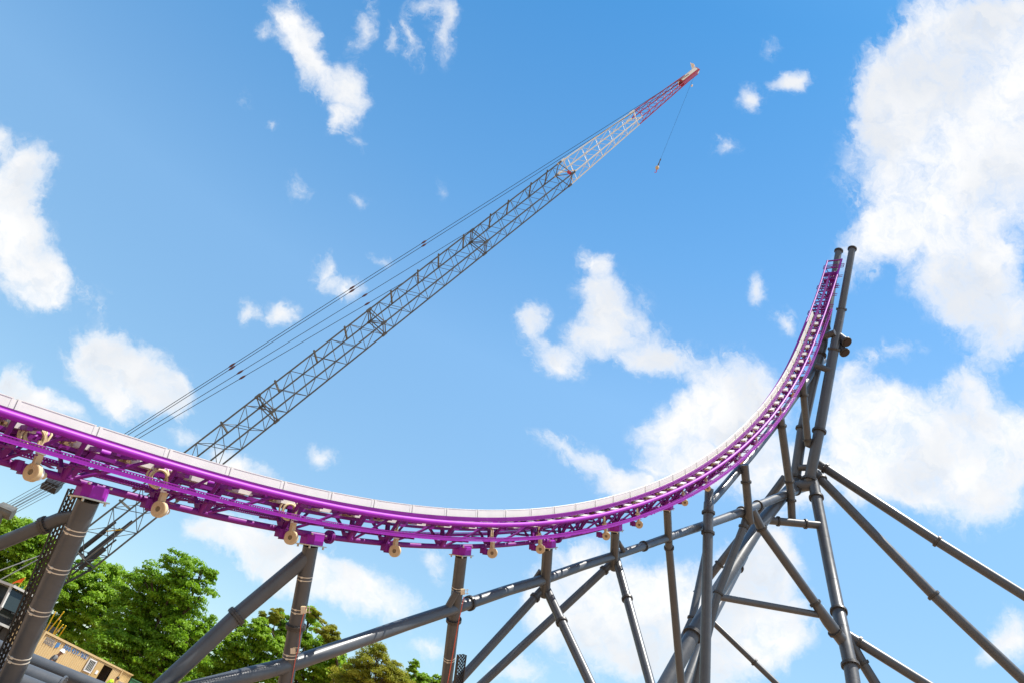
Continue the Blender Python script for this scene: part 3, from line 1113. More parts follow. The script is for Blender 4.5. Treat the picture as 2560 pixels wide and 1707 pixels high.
# rear tower braces on the right
for (pts, D, fl, lab) in (
        ([(2046, 1159, 93), (2062.6, 1169, 92), (2343, 1352, 84), (2560, 1487, 78)], 1.05, [(2063, 1170, 92), (2343, 1352, 84)], 'upper long grey brace running right from the tower masts off the right edge'),
        ([(2040, 1182, 92), (2053, 1198, 91), (2334, 1487, 82), (2556, 1696, 76)], 1.08, [(2053, 1198, 91), (2334, 1487, 82)], 'lower long grey brace slanting from the tower masts to the bottom right corner'),
        ([(2106, 1578, 74), (2146, 1603, 73), (2308, 1704, 70)], .92, [(2147, 1603.5, 73)], 'grey brace leaving the thick tower leg toward the bottom edge, the upper of two'),
        ([(2118, 1588, 73.5), (2157, 1657, 72), (2188, 1707, 71)], .92, [(2157, 1657, 72)], 'steep grey brace leaving the thick tower leg, the lower of two')):
    pp = [(P(*q), D) for q in pts]
    pp.append((down(pp[-2][0], pp[-1][0]), D))
    pipe_thing('tower_brace', lab, 'brace', pp, flanges=[P(*q) for q in fl], group='back braces of the tower')
# legs from the long beam's last crossing
p0 = P(1868, 1285, 74)
pipe_thing('support_pipe', 'brown grey leg slanting left from the long beam before the thick tower leg', 'leg',
           [(p0, .74), (P(1859, 1316, 73.5), .74), (P(1793, 1488, 70), .74), (P(1779, 1545, 69), .74), (down(P(1793, 1488, 70), P(1779, 1545, 69)), .74)], flanges=[P(1859, 1316, 73.5), P(1794.6, 1480, 70)])
pipe_thing('support_pipe', 'long grey strut slanting from the long beam into the thick tower leg', 'leg',
           [(P(1880, 1274, 74), .84), (P(1904, 1320, 74), .84), (P(2037, 1505, 73), .86), (P(2070, 1553, 72.5), 1.1), (P(2089, 1578, 72.5), 1.1), (P(2110, 1606, 72.5), 1.1)],
           flanges=[P(1904, 1320, 74), P(2038, 1507, 73), P(2088.5, 1577, 72.5)])
pipe_thing('support_strut', 'thin grey cross strut between the brown leg and the strut into the tower leg', 'strut',
           [(P(1788, 1489, 70), .62), (P(2055, 1537, 73), .62)])
pipe_thing('support_strut', 'short level grey strut with two flanges into the side of the tower leg', 'strut',
           [(P(1915, 1299, 84), .86), (P(2050, 1312, 84.5), .86)], flanges=[P(1946, 1304, 84), P(2017.5, 1310, 84)])
pipe_thing('support_strut', 'thin shiny grey strut running down right from behind the tall upright column', 'strut',
           [(P(1778, 1550, 76), .56), (P(1938, 1704, 72), .56), (down(P(1778, 1550, 76), P(1938, 1704, 72)), .56)], flanges=[P(1886, 1655, 73.5)])
pipe_thing('support_strut', 'thin greenish grey strut rising from the left behind the tall column to the tower masts', 'strut',
           [(P(1962, 1192, 98), .95), (P(1851, 1342, 96), .95), (P(1740, 1484, 95), .95)], flanges=[P(1799, 1410, 95.5), P(1754, 1466, 95)])
pipe_thing('support_pipe', 'thin dark grey leg left of the tall column meeting the thick tower leg', 'leg',
           [(P(1766, 1375, 96), .9), (P(1730, 1548, 90), .9), (P(1712, 1589, 88), .95), (down(P(1752, 1425, 95), P(1690, 1680, 84)), .95)], flanges=[P(1730, 1542, 90)])
pipe_thing('support_pipe', 'far greenish grey leg showing below the thick tower leg', 'leg',
           [(P(1860, 1388, 106), 1.2), (P(1842, 1424, 103), 1.2), (P(1774, 1552, 92), 1.2), (P(1718, 1704, 84), 1.25), (down(P(1774, 1552, 92), P(1718, 1704, 84)), 1.25)], flanges=[P(1845, 1420, 103.5)])
for (x0, y0, x1, y1) in ((1742, 1472, 1766, 1452), (1738, 1512, 1764, 1540)):
    pass


# ------------------------------------------------------------------ perforated trays and cables by the columns
def tray_thing(label, p0, p1, side, w, depth):
    ax = nrm(p1 - p0)
    L_ = np.linalg.norm(p1 - p0)
    u = nrm(side - ax * (side @ ax))
    v = np.cross(ax, u)
    if v @ FW < 0:
        v = -v
    root = thing('cable_tray', label, 'cable tray', p1 if p1[2] < p0[2] else p0)
    mb = MB()
    prof = [(-w / 2, 0), (w / 2, 0), (w / 2, depth)]
    plen = 0
    for (a, b) in zip([(-w / 2, depth)] + prof[:-1], prof):
        d = math.hypot(a[0] - b[0], a[1] - b[1])
        k = 8
        for i in range(k):
            q0, q1 = p0 + ax * L_ * i / k, p0 + ax * L_ * (i + 1) / k
            vs = [q0 + u * a[0] + v * a[1], q0 + u * b[0] + v * b[1], q1 + u * b[0] + v * b[1], q1 + u * a[0] + v * a[1]]
            mb.add(vs, [[0, 1, 2, 3]], False, [[(L_ * i / k, plen), (L_ * i / k, plen + d), (L_ * (i + 1) / k, plen + d), (L_ * (i + 1) / k, plen)]])
        plen += d
    mb.build('tray_sheet', M['blacktray'], root)
    mb = MB()
    for sgn in (-1, 1):
        mb.bar(p0 + u * sgn * (w / 2 + .02) + v * depth, p1 + u * sgn * (w / 2 + .02) + v * depth, .03, .05, u)
    mb.build('tray_edge', M['black'], root)
    return root


p0, p1 = P(187, 1222, d1 + .15), P(9, 1645, d1 - .25)
tray_thing('black perforated cable tray running beside the strapped column at the left', p0, down(p0, p1, .1), np.array([.9, 0, .4]), .24, -.12)
p0, p1 = P(1151, 1634, D3 + .2), P(1141, 1712, D3)
tray_thing('black perforated cable tray standing right of the third column at the bottom edge', p0, down(p0, p1, .1), np.array([.8, .5, 0]), .42, -.2)


def cable(label, pts, m=M['rope'], r=.02, name='hanging_cable', cat='cable', group=None):
    o = MB().tube(pts, r, 6).build(name, m, None, pts[-1])
    return tag(o, label, cat, group)


e_ = d2 - .5
q = [P(766, 1517, e_), P(762, 1524, e_), P(752, 1560, e_), P(748, 1610, e_), P(738, 1650, e_), P(728, 1707, e_), P(700, 1800, 28)]
cable('red cable hanging down the right side of the second column', q, r=.016)
q = [P(1160, 1490, D3 - .5), P(1145, 1560, D3 - .5), P(1131, 1640, D3 - .5), P(1119, 1707, D3 - .5), P(1100, 1800, 36)]
cable('thin orange cable running straight down across the third column', q, r=.022)
for (x, y, d, lab) in ((759, 1523, d2 - .45, 'small metal junction box strapped to the second column above its flange'), (733, 1624, d2 - .45, 'small metal junction box strapped to the second column below its flange'),
                       (1157, 1478, D3 - .4, 'small metal junction box strapped to the third column')):
    c = P(x, y, d)
    rt = thing('junction_box', lab, 'junction box', c, 'small junction boxes on the columns')
    MB().box(c, CX * .10, CY * .13, FW * .06).build('casing', M['cream'], rt)
    MB().box(c - FW * .075, CX * .085, CY * .11, FW * .012).build('lid', M['zinc'], rt)
    mb = MB()
    for s_ in (-.09, .09):
        mb.bar(c + CY * s_, c + CY * s_ + CX * .30, .02, .02)
    mb.bar(c + CX * .22 - CY * .14, c + CX * .22 + CY * .14, .02, .02)
    mb.build('bracket', M['zinc'], rt)


# ------------------------------------------------------------------ lattice boom crane
def boom_pt(x):
    t = (x - 205) / 1520
    y = 1385 + t * (190 - 1385)
    return P(x, y, 1 / ((1 - t) / 54 + t / 90))


BF, BT = boom_pt(60), boom_pt(1738)
BD = nrm(BT - BF)
BL = nrm(np.cross(BD, [0, 0, 1]))
BU = np.cross(BL, BD)
BLEN = np.linalg.norm(BT - BF)


def u_at(px):
    return np.dot(boom_pt(px) - BF, BD)


def corner(u, w, i):
    sl_, su = [(-1, 1), (1, 1), (1, -1), (-1, -1)][i]
    return BF + BD * u + (BL * sl_ + BU * su) * w / 2


def lattice(mb, u0, u1, w0, w1, half, rc, rl, seg=6):
    n = max(2, int(round((u1 - u0) / half)))
    W = lambda u: w0 + (w1 - w0) * (u - u0) / (u1 - u0)
    for i in range(4):
        mb.tube([corner(u0, w0, i), corner(u1, w1, i)], rc, seg)
    for k in range(n):
        a, b = u0 + (u1 - u0) * k / n, u0 + (u1 - u0) * (k + 1) / n
        for i in range(4):
            j = (i + 1) % 4
            p, q = (i, j) if (k + i) % 2 == 0 else (j, i)
            mb.tube([corner(a, W(a), p), corner(b, W(b), q)], rl, 4, False)


def build_crane():
    gx = BF.copy()
    gx[2] = 0
    root = thing('crawler_crane', 'tall lattice boom crane with red and cream tip rising behind the track', 'crane', gx)
    w = 1.88
    cuts = [200, 420, 668, 942, 1196, 1412]
    u_s = [u_at(x) for x in cuts]
    # tapered foot
    mb = MB()
    lattice(mb, .0, u_s[0], .5, w, .9, .085, .045)
    mb.build('boom_section', M['crane_base'], root)
    for a, b in zip(u_s[:-1], u_s[1:]):
        mb = MB()
        lattice(mb, a + .05, b - .05, w, w, 1.10, .068, .028)
        for e in (a + .12, b - .12):
            for i in range(4):
                mb.tube([corner(e, w, i), corner(e, w, (i + 1) % 4)], .05, 5)
            mb.tube([corner(e, w, 0), corner(e, w, 2)], .04, 5)
        for i in range(4):
            mb.tube([corner(b - .25, w, i), corner(b + .25, w, i)], .12, 6)
        mb.build('boom_section', M['crane_dark'], root)
    # bars lying across the upper face
    for px in (300, 420, 548, 680, 776, 851, 965, 1031, 1082, 1144, 1210, 1254, 1310, 1350):
        u = u_at(px + 35)
        MB().bar(corner(u, w * 1.0, 0) + BU * .1 - BL * .12, corner(u - .1, w, 1) + BU * .1 + BL * .12, .12, .14).build('rope_guard', M['crane_dark'], root)
    ur, uh, ut = u_at(1592), u_at(1708), BLEN
    mb = MB()
    lattice(mb, u_s[-1] + .05, ur, w, 1.16, 1.15, .066, .028)
    for i in (0, 1):
        mb.tube([corner(u_s[-1] - .3, w, i), corner(u_s[-1] + .8, w, i)], .12, 6)
        mb.tube([corner(ur - .8, 1.2, i), corner(ur, 1.16, i)], .12, 6)
    for e in (u_s[-1] + .6, ur - .2):
        mb.tube([corner(e, w if e < ur - 1 else 1.16, 0), corner(e, w if e < ur - 1 else 1.16, 2)], .05, 5)
        mb.tube([corner(e, w if e < ur - 1 else 1.16, 1), corner(e, w if e < ur - 1 else 1.16, 3)], .05, 5)
    mb.build('boom_section', M['crane_cream'], root)
    mb = MB()
    lattice(mb, ur + .05, uh + .6, 1.16, .62, .75, .06, .03)
    mb.tube([corner(ur + 1.5, 1.1, 0), corner(ur + 1.5, 1.1, 0) + BU * .5], .05, 5)
    mb.build('boom_section', M['crane_red'], root)
    # head
    mb = MB()
    c0, c1 = BF + BD * (uh - .6), BF + BD * (ut + .35)
    mid = (c0 + c1) / 2
    for s_ in (-1, 1):
        mb.box(mid + BL * s_ * .30 - BU * .05, (c1 - c0) / 2, BL * .04, BU * .30)
    mb.box(mid - BU * .3, (c1 - c0) / 2 * .8, BL * .30, BU * .03)
    mb.build('boom_head', M['crane_red'], root)
    sg = 1 if BL @ (CAM - mid) > 0 else -1
    MB().box(mid + BU * .30, (c1 - c0) / 2 * .96, BL * .33, BU * .035).box(mid + BL * sg * .365 + BU * .06, (c1 - c0) / 2 * .9, BL * .02, BU * .17).build('head_cover', M['crane_cream'], root)
    mb = MB()
    for o in (-.12, .12):
        mb.lathe(BF + BD * (ut + .25) - BL * .0 + BL * o, BL, [(-.06, .001), (-.06, .34), (-.03, .30), (.03, .30), (.06, .34), (.06, .001)], 18)
    mb.build('sheave', M['crane_cream'], root)
    mb = MB()
    p = BF + BD * (ut - .4) + BU * .3
    mb.tube([p, p + np.array([0, 0, 1.2])], .025, 5)
    mb.build('mast_light', M['crane_dark'], root)
    q = BF + BD * (u_s[-1] - .1)
    MB().box(corner(u_s[-1] - .2, w, 2) + BU * .35 - BL * .1, BD * .12, BL * .12, BU * .22).build('marker_plate', M['red_part'], root)
    # pendant lines with their links
    tipA = [BF + BD * (uh - .2) + BU * .42 + BL * s_ * .28 for s_ in (-1, 1)]
    U_ = lambda x, y, d: P(x, y, d)
    blk = P(135, 1210, 56)
    pend = [([U_(1722, 186, 89.5), U_(911, 700, 66), U_(400, 1027.5, 58.5), U_(130, 1200, 55)], (1060, 880, 580)),
            ([U_(1726, 192, 89.5), U_(920, 702, 66), U_(400, 1034, 58.5), U_(133, 1208, 55)], (1060, 880, 580)),
            ([U_(1181, 574, 74.5), U_(975, 700, 68.5), U_(400, 1052, 59), U_(138, 1214, 55)], (912, 600)),
            ([U_(1030, 694, 69.8), U_(1000, 712, 69), U_(400, 1063, 59), U_(142, 1218, 55)], (918, 606))]
    for pts, links in pend:
        ln = MB().tube(pts, .026, 5).build('pendant_line', M['wire'], root)
        mb = MB()
        for lx in links:
            for a, b in zip(pts[:-1], pts[1:]):
                pa_, pb_ = [1280 + FPX * ((q_ - CAM) @ CX) / ((q_ - CAM) @ FW) for q_ in (a, b)]
                if min(pa_, pb_) <= lx <= max(pa_, pb_):
                    # perspective-correct fraction
                    da, db = (a - CAM) @ FW, (b - CAM) @ FW
                    f_ = (lx - pa_) / (pb_ - pa_)
                    f_ = f_ * da / (db + f_ * (da - db))
                    c = a + (b - a) * f_
                    ax = nrm(b - a)
                    mb.tube([c - ax * .30, c - ax * .1, c + ax * .1, c + ax * .30], [.04, .085, .085, .04], 6)
        mb.build('pendant_link', M['link'], ln)
    # spreader block, reeved ropes and gantry head
    g0 = P(14, 1276, 50)
    a = nrm(g0 - blk)
    sd_, up_ = frame(a)
    mb = MB()
    mb.box(blk, a * .55, sd_ * .42, up_ * .30)
    mb.box(blk + a * .5 - up_ * .1, a * .25, sd_ * .55, up_ * .22)
    mb.lathe(blk + a * .2, sd_, [(-.5, .001), (-.5, .4), (.5, .4), (.5, .001)], 16)
    mb.build('spreader_block', M['black'], root)
    for k in range(8):
        o = (k - 3.5) * .13
        MB().tube([blk + a * .5 + sd_ * o + up_ * (.22 if k % 2 else -.2), g0 + sd_ * o * .8 + up_ * (.2 if k % 2 else -.18)], .022, 5).build('reeving_rope', M['wire'], root)
    mb = MB()
    mb.box(g0, a * .35, sd_ * .5, up_ * .32)
    mb.lathe(g0 + a * .1, sd_, [(-.55, .001), (-.55, .36), (.55, .36), (.55, .001)], 16)
    foot = np.array([g0[0] - .6, g0[1] + .4, 3.2])
    mb.tube([g0 + a * .3, foot], .14, 8)
    mb.tube([g0 + a * .3, foot + np.array([1.1, 1.5, 0])], .12, 8)
    mb.build('gantry', M['crane_dark'], root)
    # machinery inside the lowest boom section
    mb = MB()
    for (px, o, ln) in ((222, .35, 1.5), (255, -.35, 1.3), (215, -.75, 1.0)):
        c = BF + BD * u_at(px) + BU * o
        mb.tube([c - BD * ln, c + BD * ln], .17, 10)
        mb.tube([c - BD * (ln + .6), c + BD * (ln + .9)], .07, 8)
    mb.build('backstop_cylinder', M['black'], root)
    MB().tube([corner(u_at(262), w, 0), corner(u_at(300), w, 2)], .04, 6).build('boom_lamp_arm', M['yellow'], root)
    for e in (P(0, 1425, 49), P(0, 1448, 49)):
        MB().tube([e + (e - P(140, 1372, 52)) * .6, P(150, 1368 + (e[2] - 5) * 2, 53)], .045, 6).build('backhitch_rope', M['crane_dark'], root)
    # house, cab and crawlers
    cc = P(4, 1510, 48)
    fx = nrm([.93, -.36, 0])          # the way the crane faces
    fy = np.array([-fx[1], fx[0], 0])
    Z = np.array([0, 0, 1.0])
    mb = MB()
    hc = cc + fy * 2.6 - fx * 1.6
    hc[2] = 2.6
    mb.box(hc, fx * 3.2, fy * 1.3, Z * 1.1)
    mb.box(hc + fx * 3.6 - Z * .5, fx * .8, fy * 1.0, Z * .5)
    mb.box(hc + Z * 1.2 + fx * .5, fx * 1.2, fy * .8, Z * .25)
    for k in range(5):
        mb.box(hc - fy * 1.34 + fx * (k - 2) * 1.1, fx * .4, fy * .03, Z * .7)
    mb.build('machinery_house', M['black'], root)
    mb = MB()
    hw, hd_, hh = .8, .9, 1.08
    base = cc - Z * hh
    corners_b = [(-hw, -hd_), (hw, -hd_), (hw, hd_), (-hw, hd_)]
    for (a_, b_) in corners_b:
        top = cc + fx * (a_ * (.86 if a_ > 0 else 1)) + fy * b_ + Z * hh
        kn = cc + fx * (a_ * (1.22 if a_ > 0 else 1)) + fy * b_ - Z * .2
        bt = base + fx * a_ * (.85 if a_ > 0 else 1) + fy * b_
        mb.bar(bt, kn, .13, .13)
        mb.bar(kn, top, .13, .13)
    mb.box(cc + Z * (hh + .05), fx * .95, fy * 1.02, Z * .07)
    mb.box(base + Z * .08, fx * .85, fy * 1.0, Z * .07)
    for b_ in (-hd_, hd_):
        mb.bar(cc - fx * hw + fy * b_ - Z * .2, cc + fx * hw * 1.22 + fy * b_ - Z * .2, .08, .08)
    cab = mb.build('cab', M['cab'], root)
    mb = MB()
    mb.add([cc + fx * hw * .86 - fy * .88 + Z * 1.1, cc + fx * hw * 1.22 - fy * .88 - Z * .15, cc + fx * hw * 1.22 + fy * .88 - Z * .15, cc + fx * hw * .86 + fy * .88 + Z * 1.1], [[0, 1, 2, 3]])
    mb.add([cc + fx * hw * 1.22 - fy * .88 - Z * .25, base + fx * hw * .87 - fy * .88 + Z * .5, base + fx * hw * .87 + fy * .88 + Z * .5, cc + fx * hw * 1.22 + fy * .88 - Z * .25], [[0, 1, 2, 3]])
    mb.build('windscreen', M['glass'], cab)
    mb = MB()
    mb.box(cc - fx * .1 - Z * .6, fx * .28, fy * .3, Z * .1)
    mb.box(cc - fx * .38 - Z * .15, fx * .09, fy * .3, Z * .5)
    mb.box(cc + fx * .45 - Z * .4, fx * .12, fy * .5, Z * .25)
    mb.box(base + Z * .35 - fx * .05, fx * .74, fy * .86, Z * .2)
    mb.box(cc - fx * hw * .98, fx * .03, fy * hd_ * .95, Z * hh * .95)  # black back panel added to darken the cab inside
    mb.build('cab_seat_dark_back', M['black'], cab)
    mb = MB()
    mb.lathe(base + fx * .95 - fy * .9 + Z * .1, -fy + fx * .4, [(-.1, .001), (-.08, .14), (.06, .18), (.08, .001)], 14)
    mb.build('work_lamp', M['white_plastic'], cab)
    MB().box(base + fx * .7 - fy * .9 - Z * .95, fx * .45, fy * .06, Z * .14).build('red_bumper', M['red_part'], root)
    for s_ in (-1, 1):
        mb = MB()
        c = hc + fy * s_ * 2.3 + fx * 1.0
        c[2] = .62
        n = 26
        for k in range(n):
            th = 2 * math.pi * k / n
            px_, pz_ = 3.2 * math.copysign(min(1, abs(math.cos(th)) * 1.25), math.cos(th)), .52 * math.copysign(min(1, abs(math.sin(th)) * 1.3), math.sin(th))
            mb.box(c + fx * px_ + Z * pz_, fx * .22, fy * .42, Z * .07)
        mb.box(c, fx * 3.0, fy * .25, Z * .4)
        mb.build('crawler_belt', M['black'], root)
    return root, cc, fx, fy


CRANE, CABC, CFX, CFY = build_crane()


def flag(label, base, top, m, w, h, dirv, pole_m, name='flag', cat='flag', group=None, r=.02):
    root = thing(name, label, cat, base, group)
    MB().tube([base, top], r, 6).build('pole', pole_m, root)
    mb = MB()
    up = nrm(top - base)
    vs, fs = [], []
    k = 7
    for i in range(k):
        f_ = i / (k - 1)
        hh = h * (1 - f_ * .75)
        sag = -f_ * f_ * .25 * w
        wv = np.cross(up, dirv) * .08 * math.sin(f_ * 7)
        c = top - up * h * .5 + dirv * w * f_ + wv + np.array([0, 0, sag])
        vs += [c + up * hh / 2, c - up * hh / 2]
    fs = [[2 * i, 2 * i + 1, 2 * i + 3, 2 * i + 2] for i in range(k - 1)]
    mb.add(vs, fs, True)
    mb.build('cloth', m, root)
    return root


cabtop = CABC + np.array([0, 0, 1.2])
flag('small orange pennant on a yellow stick above the crane cab', P(40, 1474, 48), P(64, 1442, 48), M['orange_cloth'], .62, .42, -CX * .95 - CY * .1, M['yellow'])
flag('small green pennant behind the black tray beside the crane cab', P(46, 1480, 48.3), P(66, 1463, 48.3), M['green_cloth'], .5, .24, -CX * .95 - CY * .1, M['yellow'])
fl = flag('small cream and orange pennant at the tip of the crane boom', P(1731, 175, 89.5), P(1726, 157, 89.5), M['white_cloth'], .5, .8, CX * .9 + CY * .2, M['crane_cream'], r=.03)
# hoist line and hook ball
hk = P(1643, 420, 89)
hr = thing('crane_hook', 'yellowish hook ball hanging on a thin line below the crane tip', 'crane hook', hk)
MB().lathe(hk, (hk - P(1646, 400, 89)), [(-.34, .001), (-.33, .10), (-.24, .24), (0, .33), (.2, .27), (.33, .12), (.34, .001)], 18).build('ball', M['cream'], hr)
upv = nrm(P(1735, 190, 89.6) - hk)
mb = MB()
pts = [hk - upv * .30]
for i in range(12):
    th = math.pi * .5 - i * .40
    pts.append(hk - upv * (.52 + .16 - .16 * math.sin(th)) + CX * .16 * math.cos(th))
mb.tube(pts, [.07] + [.055] * 12, 8)
mb.build('hook', M['red_part'], hr)
mb = MB()
mb.tube([hk + upv * .3, hk + upv * .55, hk + upv * .9, hk + upv * 1.25], [.06, .11, .08, .05], 8)
mb.tube([hk + upv * 1.25, hk + upv * 1.6], .09, 8)
mb.build('swivel', M['crane_dark'], hr)
for c in hr.children:
    c.scale = (.72, .72, .72)
MB().tube([hk + upv * 1.0, P(1735, 192, 89.6)], .011, 5).build('hoist_line', M['wire'], hr)
c = P(1730, 215, 89.6)
MB().tube([c - upv * .15, c, c + upv * .15], [.05, .12, .05], 8).build('line_weight', M['crane_cream'], hr)

# ------------------------------------------------------------------ site office container, people, pipes
CA = P(112, 1574, 36.0)
ZT = CA[2]


def hz(x, y, z):
    v = FW + (x - 1280) / FPX * CX - (y - 853.5) / FPX * CY
    return P(x, y, (z - CAM[2]) / v[2])


CB = hz(307, 1672, ZT)
CL = np.linalg.norm(CB - CA)
cux = nrm(CB - CA)                      # along the long side, away from the camera
cn = np.array([cux[1], -cux[0], 0])     # outward normal, towards the camera
Z = np.array([0, 0, 1.0])
CH = 2.6


def cp(u, h, o=0.0):
    return CA + cux * u + Z * (h - CH) + cn * o


def on_wall(px, py):
    """long-side coordinates (u, h) seen at a photo pixel"""
    v = FW + (px - 1280) / FPX * CX - (py - 853.5) / FPX * CY
    k = ((CA - CAM) @ cn) / (v @ cn)
    w = CAM + v * k
    return (w - CA) @ cux, w[2] - ZT + CH


def text_mesh(body, cap, m, pl, pr, parent, name='lettering'):
    """lettering whose baseline runs between the two photo points pl and pr on the wall"""
    cu = bpy.data.curves.new(name, 'FONT')
    cu.body = body
    cu.size = cap / .7
    cu.extrude = .003
    cu.offset = .002
    tmp = bpy.data.objects.new('tmp', cu)
    COL.objects.link(tmp)
    dg = bpy.context.evaluated_depsgraph_get()
    me = bpy.data.meshes.new_from_object(tmp.evaluated_get(dg))
    bpy.data.objects.remove(tmp)
    me.name = name
    ro = root_of(parent)
    (ua, ha), (ub, hb) = on_wall(*pl), on_wall(*pr)
    xs_ = [v.co.x for v in me.vertices]
    x0, x1 = min(xs_), max(xs_)
    for v in me.vertices:
        x, y, z_ = v.co
        v.co = cp(ua + (x - x0) / (x1 - x0) * (ub - ua), (ha + hb) / 2 + y, .012 + z_) - ro
    me.materials.clear()
    me.materials.append(m)
    ob = bpy.data.objects.new(name, me)
    COL.objects.link(ob)
    ob.parent = parent
    return ob


def build_container():
    root = thing('site_office', 'tan corrugated container office with blue phone number, barred window and open door', 'container', cp(0, 0, -1.2))
    W_ = 1.25
    mb = MB()
    # corrugated long wall as a zig-zag profile, left of the door
    d0, mid, d1 = on_wall(243, 1656)[0], on_wall(259, 1662)[0], on_wall(281.5, 1672)[0]
    hd_ = on_wall(259, 1662)[1]

    def corr(u0, u1, h0, h1):
        prof, u = [], u0
        while u < u1:
            for (du, o) in ((0, 0), (.07, 0), (.105, -.036), (.175, -.036), (.21, 0)):
                if u + du <= u1:
                    prof.append((u + du, o))
            u += .28
        prof.append((u1, 0))
        vs, fs = [], []
        for (uu, o) in prof:
            vs += [cp(uu, h0, o), cp(uu, h1, o)]
        for i in range(len(prof) - 1):
            fs.append([2 * i, 2 * i + 2, 2 * i + 3, 2 * i + 1])
        mb.add(vs, fs)
    corr(0, d0, .16, CH - .12)
    corr(d1, CL, .16, CH - .12)
    corr(d0, d1, hd_ + .05, CH - .12)
    mb.box(cp(CL / 2, .08, -.03), cux * CL / 2, cn * .05, Z * .08)
    # roof rail
    mb.box(cp(CL / 2, CH - .05, -.01), cux * CL / 2, cn * .05, Z * .05)
    # other walls and roof
    mb.box(cp(CL / 2, CH - .03, -W_ / 2), cux * CL / 2, cn * (W_ / 2 - .06), Z * .02)
    mb.box(cp(CL / 2, CH / 2, -W_ + .03), cux * CL / 2, cn * .03, Z * (CH / 2 - .02))
    mb.box(cp(.03, CH / 2, -W_ / 2), cux * .03, cn * (W_ / 2 - .06), Z * (CH / 2 - .06))
    mb.box(cp(CL - .03, CH / 2, -W_ / 2), cux * .03, cn * (W_ / 2 - .06), Z * (CH / 2 - .06))
    mb.box(cp(CL / 2, .2, -W_ / 2), cux * CL / 2, cn * (W_ / 2 - .06), Z * .03)
    wall = mb.build('wall', M['tan'], root)
    # corner posts
    for u in (.07, CL - .07):
        MB().box(cp(u, CH / 2, .035), cux * .08, cn * .045, Z * CH / 2).build('corner_post', M['tan'], root)
    # window with bars
    (wa, ha), (wb, hb) = on_wall(223.5, 1644.7), on_wall(223.5, 1676.8)
    wl, wr = on_wall(207.4, 1670.6)[0], on_wall(239.5, 1653.3)[0]
    wl, wr = min(wl, wa), max(wr, wb)
    wc, ww = (wl + wr) / 2, max(.4, (wr - wl) / 2)
    wtop = on_wall(223.5, 1644.7)[1]
    wh2 = max(.3, (wtop - on_wall(207.4, 1670.6)[1]) / 2)
    wh_ = wtop - wh2
    mb = MB()
    for (du, dh, su, sh) in ((-ww, 0, .05, wh2), (ww, 0, .05, wh2), (0, wh2, ww + .05, .03), (0, -wh2, ww + .05, .03)):
        mb.box(cp(wc + du, wh_ + dh, .05), cux * su, cn * .02, Z * sh)
    win = mb.build('window', M['white_plastic'], root)
    MB().box(cp(wc, wh_, .02), cux * ww, cn * .012, Z * wh2 * .94).build('pane', M['glass'], win)
    mb = MB()
    for k in range(5):
        mb.tube([cp(wc + ww * (k - 2) / 2.6, wh_ - wh2, .08), cp(wc + ww * (k - 2) / 2.6, wh_ + wh2, .05)], .013, 6)
    mb.build('window_bars', M['white_plastic'], win)
    # doorway: closed leaf and dark opening
    leaf = MB().box(cp((d0 + mid) / 2, hd_ / 2 + .05, -.01), cux * (mid - d0) / 2 * .97, cn * .03, Z * hd_ / 2).build('door', M['tan2'], root)
    MB().box(cp(d0 + (mid - d0) * .55, hd_ - .45, .03), cux * .20, cn * .008, Z * .10).build('notice', M['white_plastic'], leaf)
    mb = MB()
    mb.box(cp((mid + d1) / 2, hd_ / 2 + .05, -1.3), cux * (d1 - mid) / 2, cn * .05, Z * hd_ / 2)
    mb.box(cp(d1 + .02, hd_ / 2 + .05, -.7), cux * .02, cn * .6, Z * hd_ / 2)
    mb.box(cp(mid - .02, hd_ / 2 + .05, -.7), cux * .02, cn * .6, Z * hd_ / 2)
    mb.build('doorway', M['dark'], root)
    # lettering
    text_mesh('mobile', .21, M['grey_letter'], (111.6, 1599), (134, 1606.7), root)
    text_mesh('modular', .21, M['grey_letter'], (106.7, 1606), (132.6, 1616.5), root)
    text_mesh('866.459.7600', .29, M['blue_letter'], (155.1, 1621.6), (216, 1646), root)
    mb = MB()
    q = [on_wall(142.5, 1604.6), on_wall(151.6, 1606), on_wall(146, 1615.8), on_wall(138, 1618), on_wall(134.7, 1617.2)]
    mb.add([cp(u_, h_, .014) for u_, h_ in q[::-1]], [[0, 1, 2, 3, 4]])
    mb.build('emblem', M['blue_letter'], root)
    return d0, mid, d1


D0, DM, D1 = build_container()

# green container beyond
u_end = (hz(334, 1685.5, ZT) - CA) @ cux
ab = thing('storage_container', 'weathered tan container with an air conditioner, just past the office doorway', 'container', cp(CL + 1, 0, -1.2))
mb = MB()
prof = []
uu = CL + .12
while uu < u_end:
    prof += [(uu, 0), (uu + .1, 0), (uu + .14, -.036), (uu + .24, -.036)]
    uu += .28
vs, fs = [], []
for (q, o) in prof:
    vs += [cp(q, .1, o - .02), cp(q, CH - .06, o - .02)]
mb.add(vs, [[2 * i, 2 * i + 2, 2 * i + 3, 2 * i + 1] for i in range(len(prof) - 1)])
um, ul = (CL + .1 + u_end) / 2, (u_end - CL - .1) / 2
mb.box(cp(um, CH - .04, -.8), cux * ul, cn * .83, Z * .04)
mb.box(cp(um, CH / 2, -1.58), cux * ul, cn * .04, Z * (CH / 2 - .05))
mb.box(cp(CL + .13, CH / 2, -.8), cux * .03, cn * .75, Z * (CH / 2 - .05))
mb.box(cp(u_end - .03, CH / 2, -.8), cux * .03, cn * .75, Z * (CH / 2 - .05))
mb.build('wall', M['tan2'], ab)
au, ah = on_wall(308, 1694)
au = CL + .1 + ul * .8
mb = MB()
mb.box(cp(au, CH - .85, .16), cux * .55, cn * .18, Z * .22)
for k in range(5):
    mb.box(cp(au, CH - 1.0 + k * .075, .345), cux * .48, cn * .01, Z * .014)
mb.build('air_conditioner', M['white_plastic'], ab)

